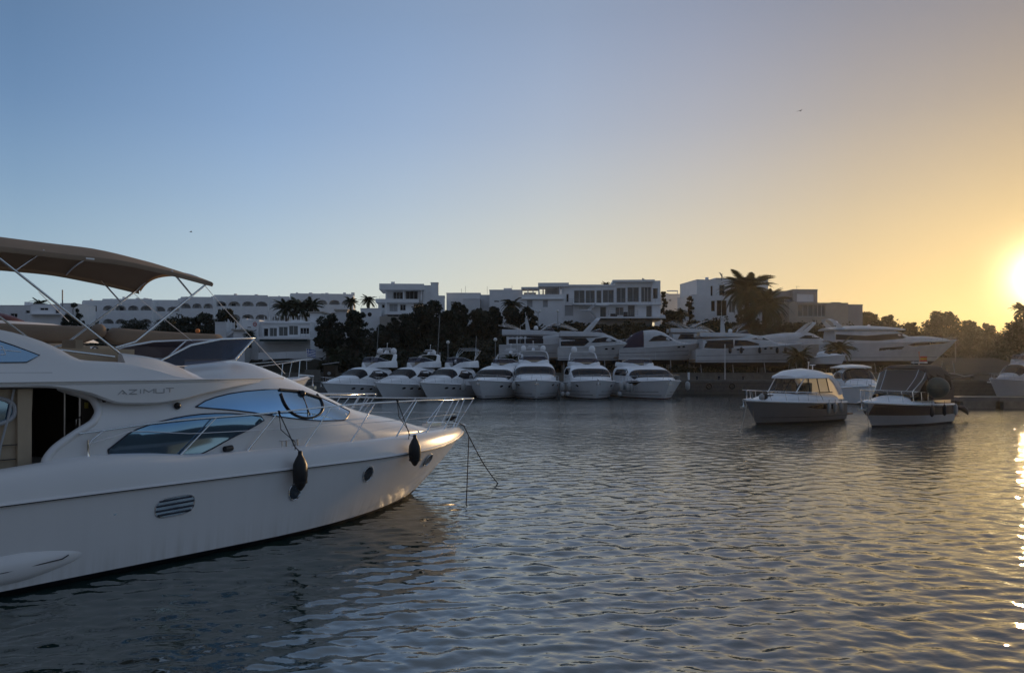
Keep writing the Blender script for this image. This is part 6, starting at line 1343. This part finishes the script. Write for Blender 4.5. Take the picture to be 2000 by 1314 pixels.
# ------------------------------------------------------------------ vegetation
def leaf_cloud(centres, radii, n_each, size, rng, flat=.75):
    """leaf-sized quads scattered in clumps; centres (k,3), radii (k,)"""
    k = len(centres); n = k*n_each
    d = rng.normal(size=(n, 3)); d /= np.linalg.norm(d, axis=1)[:, None]
    rad = np.repeat(radii, n_each)*(.35+.65*rng.random(n)**.5); p = np.repeat(centres, n_each, 0)+d*rad[:, None]*np.array([1, 1, flat])
    a = rng.normal(size=(n, 3)); a /= np.linalg.norm(a, axis=1)[:, None]; b = np.cross(a, rng.normal(size=(n, 3))); b /= np.linalg.norm(b, axis=1)[:, None]
    s_ = size*(.6+.8*rng.random(n))[:, None]; a = a*s_; b = b*s_*.55
    v = np.stack([p-a, p-b*.9, p+a, p+b], 1).reshape(-1, 3); f = np.arange(n*4).reshape(-1, 4); return v, f
def crown_points(rng, R, H, k, lobes=5):
    ang = rng.random(k)*6.28; q = rng.random(k)**.5; zz = rng.random(k)
    prof = np.sqrt(np.clip(1-(2*zz-1.0)**2*.85, .05, 1)); rr = R*q*prof*(1+.18*np.sin(ang*3+lobes))
    return np.stack([rr*np.cos(ang), rr*np.sin(ang), zz*H], -1)
TREE_N = 0
def tree(px, py_top, Y, w_px, label, h=None, m='leaf3', trunk=True, name='tree', flat=.7, group=None, dens=90, under=.55):
    """crown top at the pixel, crown width in pixels"""
    global TREE_N; TREE_N += 1; rng = np.random.default_rng(100+TREE_N)
    x, y, zt = at(px, py_top, Y); gz = float(ground_z(x, y)); R = w_px/FPX*Y/2; H = zt-gz if h is None else h
    T = thing(name, label, 'tree' if trunk else 'bush', (x, y, zt-H), 0, group)
    cb = H*(1-under) if trunk else -.3
    C = crown_points(rng, R*.86, (H-cb)*.88, 46); C[:, 2] += cb; rad = R*(.22+.16*rng.random(len(C)))*(1 if H-cb > R else .8)
    v, f = leaf_cloud(C, rad, dens, .17+.035*R, rng); np_obj('crown', v, f, M[m], T)
    tb = MB()
    if trunk:
        lean = rng.normal(0, .05, 2)*H
        tb.tube([(0, 0, -.5), (lean[0]*.4, lean[1]*.4, H*.3), (lean[0], lean[1], H*.6)], [.05*H**.8+.03, .035*H**.8+.03, .05], 8)
        for i in range(6):
            c = C[rng.integers(len(C))]; tb.tube([(lean[0]*.6, lean[1]*.6, H*(.3+.2*rng.random())), tuple(c*np.array([.5, .5, .9])), tuple(c)], [.09, .06, .02], 5)
        tb.build('trunk', M['bark'], T, 60)
    return T
def frond_mesh(L_, rng, droop=.9, n=34, w=.30):
    w = w*L_*.74
    b = MB(); pts = []
    for i in range(n+1):
        t = i/n; pts.append(Vector((L_*t*(1-.12*t*t*droop), 0, L_*(.42*t-.62*droop*t*t))))
    b.tube([tuple(p) for p in pts[::3]], [.035*(1-.8*k/len(pts[::3])) for k in range(len(pts[::3]))], 4)
    for i in range(2, n+1):
        t = i/n; ll = w*math.sin(math.pi*min(1, t*.92+.12))**.6*(1-.25*t); d = (pts[i]-pts[i-1]).normalized()
        for s_ in (-1, 1):
            p = pts[i]; tip = p+d*ll*.55+Vector((0, s_*ll*.8, -.22*ll+rng.normal(0, .04)))
            q = Vector((0, 0, .02))+d*.075*max(1, L_*.3)
            b.add([p-q, p+q, tip], [(0, 1, 2)])
    return b
def palm(px, py_top, Y, crown_px, label, h=None, fronds=42, full=True, droop=1.0, m='palm', lean=0.0, thick=.24):
    global TREE_N; TREE_N += 1; rng = np.random.default_rng(300+TREE_N)
    x, y, zt = at(px, py_top, Y); gz = float(ground_z(x, y)); R = crown_px/FPX*Y/2; zc = zt-R*.72; H = max(1.0, (zc-gz)) if h is None else h
    T = thing('palm_tree', label, 'palm', (x, y, zc-H))
    tr = MB(); P = []; rr = []
    for k in range(15):
        t = k/14; P.append((lean*t*t, 0, -.4+(H+.4)*t)); rr.append(thick*(1.15-.25*t)*(1.06 if k % 2 else .95))
    tr.tube(P, rr, 10).build('trunk', M['bark'], T, 70)
    me = [frond_mesh(R*1.32, rng, droop*dr) for dr in (.75, 1.0, 1.3)]; ms = []
    for b in me:
        o = b.build('frond', M[m], T, 60); ms.append(o.data); bpy.data.objects.remove(o)
    for k in range(fronds):
        el = -0.75+1.75*((k+.5)/fronds)**.75 if full else .0+.95*rng.random()
        o = bpy.data.objects.new('frond', ms[rng.integers(3)]); COL.objects.link(o); o.parent = T; o.location = (lean, 0, H)
        o.rotation_euler = (rng.normal(0, .3), -el+.15, k*2.39996+rng.normal(0, .12)); s_ = .85+.2*rng.random(); o.scale = (s_, s_, s_)
    return T
palm(1459, 531, 141, 98, 'tallest palm on the hilltop, in front of the tall white cubic villa', fronds=84, thick=.40, droop=1.1)
palm(1493, 564, 140, 92, 'shorter broad palm just right of the tallest palm', fronds=76, thick=.4, droop=1.1)
tree(1462, 598, 141.5, 44, 'dark shrub mass hiding the foot of the tallest palm', trunk=False)
palm(720, 575, 156, 34, 'palm with round crown left of the three-storey villa, right one of the pair', fronds=36, m='palm')
palm(685, 579, 158, 30, 'palm left one of the pair between hotel and three-storey villa', fronds=34)
palm(583, 581, 150, 62, 'bushy palm in front of the right half of the hotel', fronds=44)
palm(558, 584, 149, 52, 'bushy dark palm just left of another, in front of the hotel arches', fronds=40)
palm(609, 582, 151, 46, 'palm at the right of the clump before the hotel', fronds=40)
palm(77, 582, 176, 34, 'palm rising behind the white house at the far left', fronds=34)
palm(1000, 580, 140, 46, 'drooping palm on the slope below the pavilion house', fronds=44, droop=1.2)
tree(1002, 600, 138, 48, 'dark tree round the foot of the drooping slope palm', under=.92)
palm(1331, 602, 138, 30, 'small palm left of the tall white cubic villa', fronds=30)
palm(1560, 675, 103, 62, 'dark palm in the boatyard left of the big sleek yacht', fronds=36, h=3.0)
palm(1638, 660, 103, 60, 'dark ragged palm in the boatyard before the stern of the big sleek yacht', fronds=36, h=3.6)
palm(1184, 550, 168, 18, 'distant palm tip showing above the roof of the large glazed villa', fronds=24)
palm(2000, 590, 150, 46, 'dark palm at the right edge of the view against the sun', fronds=40)
palm(655, 678, 118, 44, 'low spreading palm above the moored boats near the dark kiosk', fronds=34, h=2.2)
palm(1000, 690, 104, 36, 'short bright-green palm between moored yachts and the first yacht on the hard', fronds=30, h=1.5)
palm(488, 645, 127, 26, 'small palm in front of the white restaurant', fronds=24, h=1.6)
tree(642, 605, 122, 62, 'dense dark tree with bare trunk in front of the restaurant terrace', m='leaf3', under=.62)
tree(695, 600, 124, 54, 'round dark tree with light pole beside it, left of the square annex', m='leaf3', under=.62)
tree(838, 583, 138, 86, 'large dark tree at the right foot of the three-storey villa', trunk=True, under=.9)
tree(790, 610, 134, 60, 'dark tree on the slope below the three-storey villa', under=.9, m='leaf')
tree(897, 586, 142, 46, 'dark tree top in front of the plain low white block', under=.9)
tree(935, 600, 138, 52, 'olive-coloured tree below the plain low block', under=.9, m='leaf2')
tree(965, 597, 140, 40, 'dark tree left of the drooping slope palm', under=.9)
tree(1032, 596, 136, 40, 'dark tree below the left end of the pavilion house', under=.9)
tree(872, 604, 134, 60, 'mid-slope dark tree below the white tower', under=.9, m='leaf')
tree(1297, 562, 158, 14, 'slim dark cypress-like tree behind the right wall of the glazed villa', under=.9)
tree(1347, 572, 150, 18, 'dark shaggy tree tight against the tall cubic villa', under=.95)
tree(1313, 605, 140, 46, 'dark bush-like tree under the small pale block', under=.95)
tree(140, 582, 160, 40, 'dark tree filling the gap between white house and hotel', under=.95)
tree(440, 596, 150, 56, 'dark ragged tree before the middle of the hotel', under=.9)
tree(400, 606, 148, 52, 'dark tree left of the ragged one before the hotel', under=.9, m='leaf')
tree(370, 614, 147, 60, 'low dark tree before the hotel arches, behind the canopy poles', under=.9)
tree(330, 622, 147, 60, 'low dark tree behind the far canopy pole', under=.9, m='leaf2')
tree(1842, 606, 170, 74, 'broad domed tree on the skyline, largest right of the villas', under=.8, m='leaf')
tree(1893, 622, 172, 34, 'small domed tree on the skyline right of the broad domed one', under=.8)
tree(1733, 612, 160, 36, 'skyline tree with a feathery top right of the low tan house', under=.85, m='leaf2')
tree(1700, 608, 152, 50, 'dark tree at the right end wall of the low tan house', under=.9)
tree(1778, 625, 165, 30, 'small skyline tree in the dip between two larger ones', under=.85, m='leaf2')
tree(1990, 612, 140, 80, 'dark tree mass under the right edge palm', under=.9)
tree(1925, 628, 170, 40, 'low skyline tree next to the right edge', under=.85)
# slope scrub: nobody could count it
def scrub():
    rng = np.random.default_rng(5); C = []; Rr = []
    def sow(n, p0, p1, y0, y1, r0, r1, lift=.5):
        for _ in range(n):
            p = rng.uniform(p0, p1); y = rng.uniform(y0, y1); x = (p-1000)/FPX*y; r = rng.uniform(r0, r1); z = float(ground_z(x, y))+r*lift
            for k in range(5): C.append((x+rng.normal(0, r*.5), y+rng.normal(0, r*.5), z+abs(rng.normal(0, r*.35)))); Rr.append(r*rng.uniform(.45, .75))
    sow(260, 690, 1345, 118, 138, .8, 1.9); sow(110, 690, 1345, 138, 145, .5, .9); sow(190, 1345, 1720, 118, 139, .8, 1.8); sow(90, 1345, 1720, 138, 146, .5, 1.0); sow(220, 1690, 2060, 126, 180, 1.0, 2.4)
    sow(70, 1690, 2060, 150, 178, 1.8, 2.8, .9); sow(60, 1400, 1700, 128, 143, 1.0, 2.0, .8)
    sow(120, 150, 480, 148, 170, 1.2, 2.2); sow(60, 480, 700, 138, 158, 1.0, 1.8); sow(60, 1700, 2060, 175, 230, 2.0, 3.2); sow(50, 640, 780, 118, 135, .7, 1.3)
    sow(60, -80, 150, 140, 160, 1.2, 2.0); sow(50, 1350, 1700, 143.5, 146, .5, .9); sow(40, 1040, 1290, 143, 145, .4, .7, .2)
    C = np.array(C); Rr = np.array(Rr); half = len(C)//2; idx = rng.permutation(len(C))
    for ii, m in ((idx[:half], 'leaf'), (idx[half:], 'leaf2')):
        v, f = leaf_cloud(C[ii], Rr[ii], 38, .28, rng); np_obj('hillside_scrub', v, f, M[m], kind='stuff')
    # trimmed hedge line along the yard edge
    C = []; Rr = []
    for p in np.arange(1200, 1470, 1.6): x, y, _ = at(p, 700, 107.2); C.append((x, y+rng.normal(0, .25), 2.7+rng.normal(0, .15))); Rr.append(.55)
    v, f = leaf_cloud(np.array(C), np.array(Rr), 40, .12, rng); np_obj('yard_hedge', v, f, M['leaf2'], kind='stuff')
scrub()
# ------------------------------------------------------------------ the warm evening air
def haze():
    m = bpy.data.materials.new('evening_haze'); m.use_nodes = True; nt = m.node_tree; N = nt.nodes; N.clear()
    pv = N.new('ShaderNodeVolumePrincipled'); pv.inputs['Density'].default_value = HAZE_D; pv.inputs['Color'].default_value = (.95, .93, .90, 1); pv.inputs['Anisotropy'].default_value = .78
    o = N.new('ShaderNodeOutputMaterial'); nt.links.new(pv.outputs[0], o.inputs['Volume'])
    b = MB().box((0, 240, 20), (760, 620, 43)); b.build('haze', m, kind='stuff')
HAZE_D = .00012
haze()
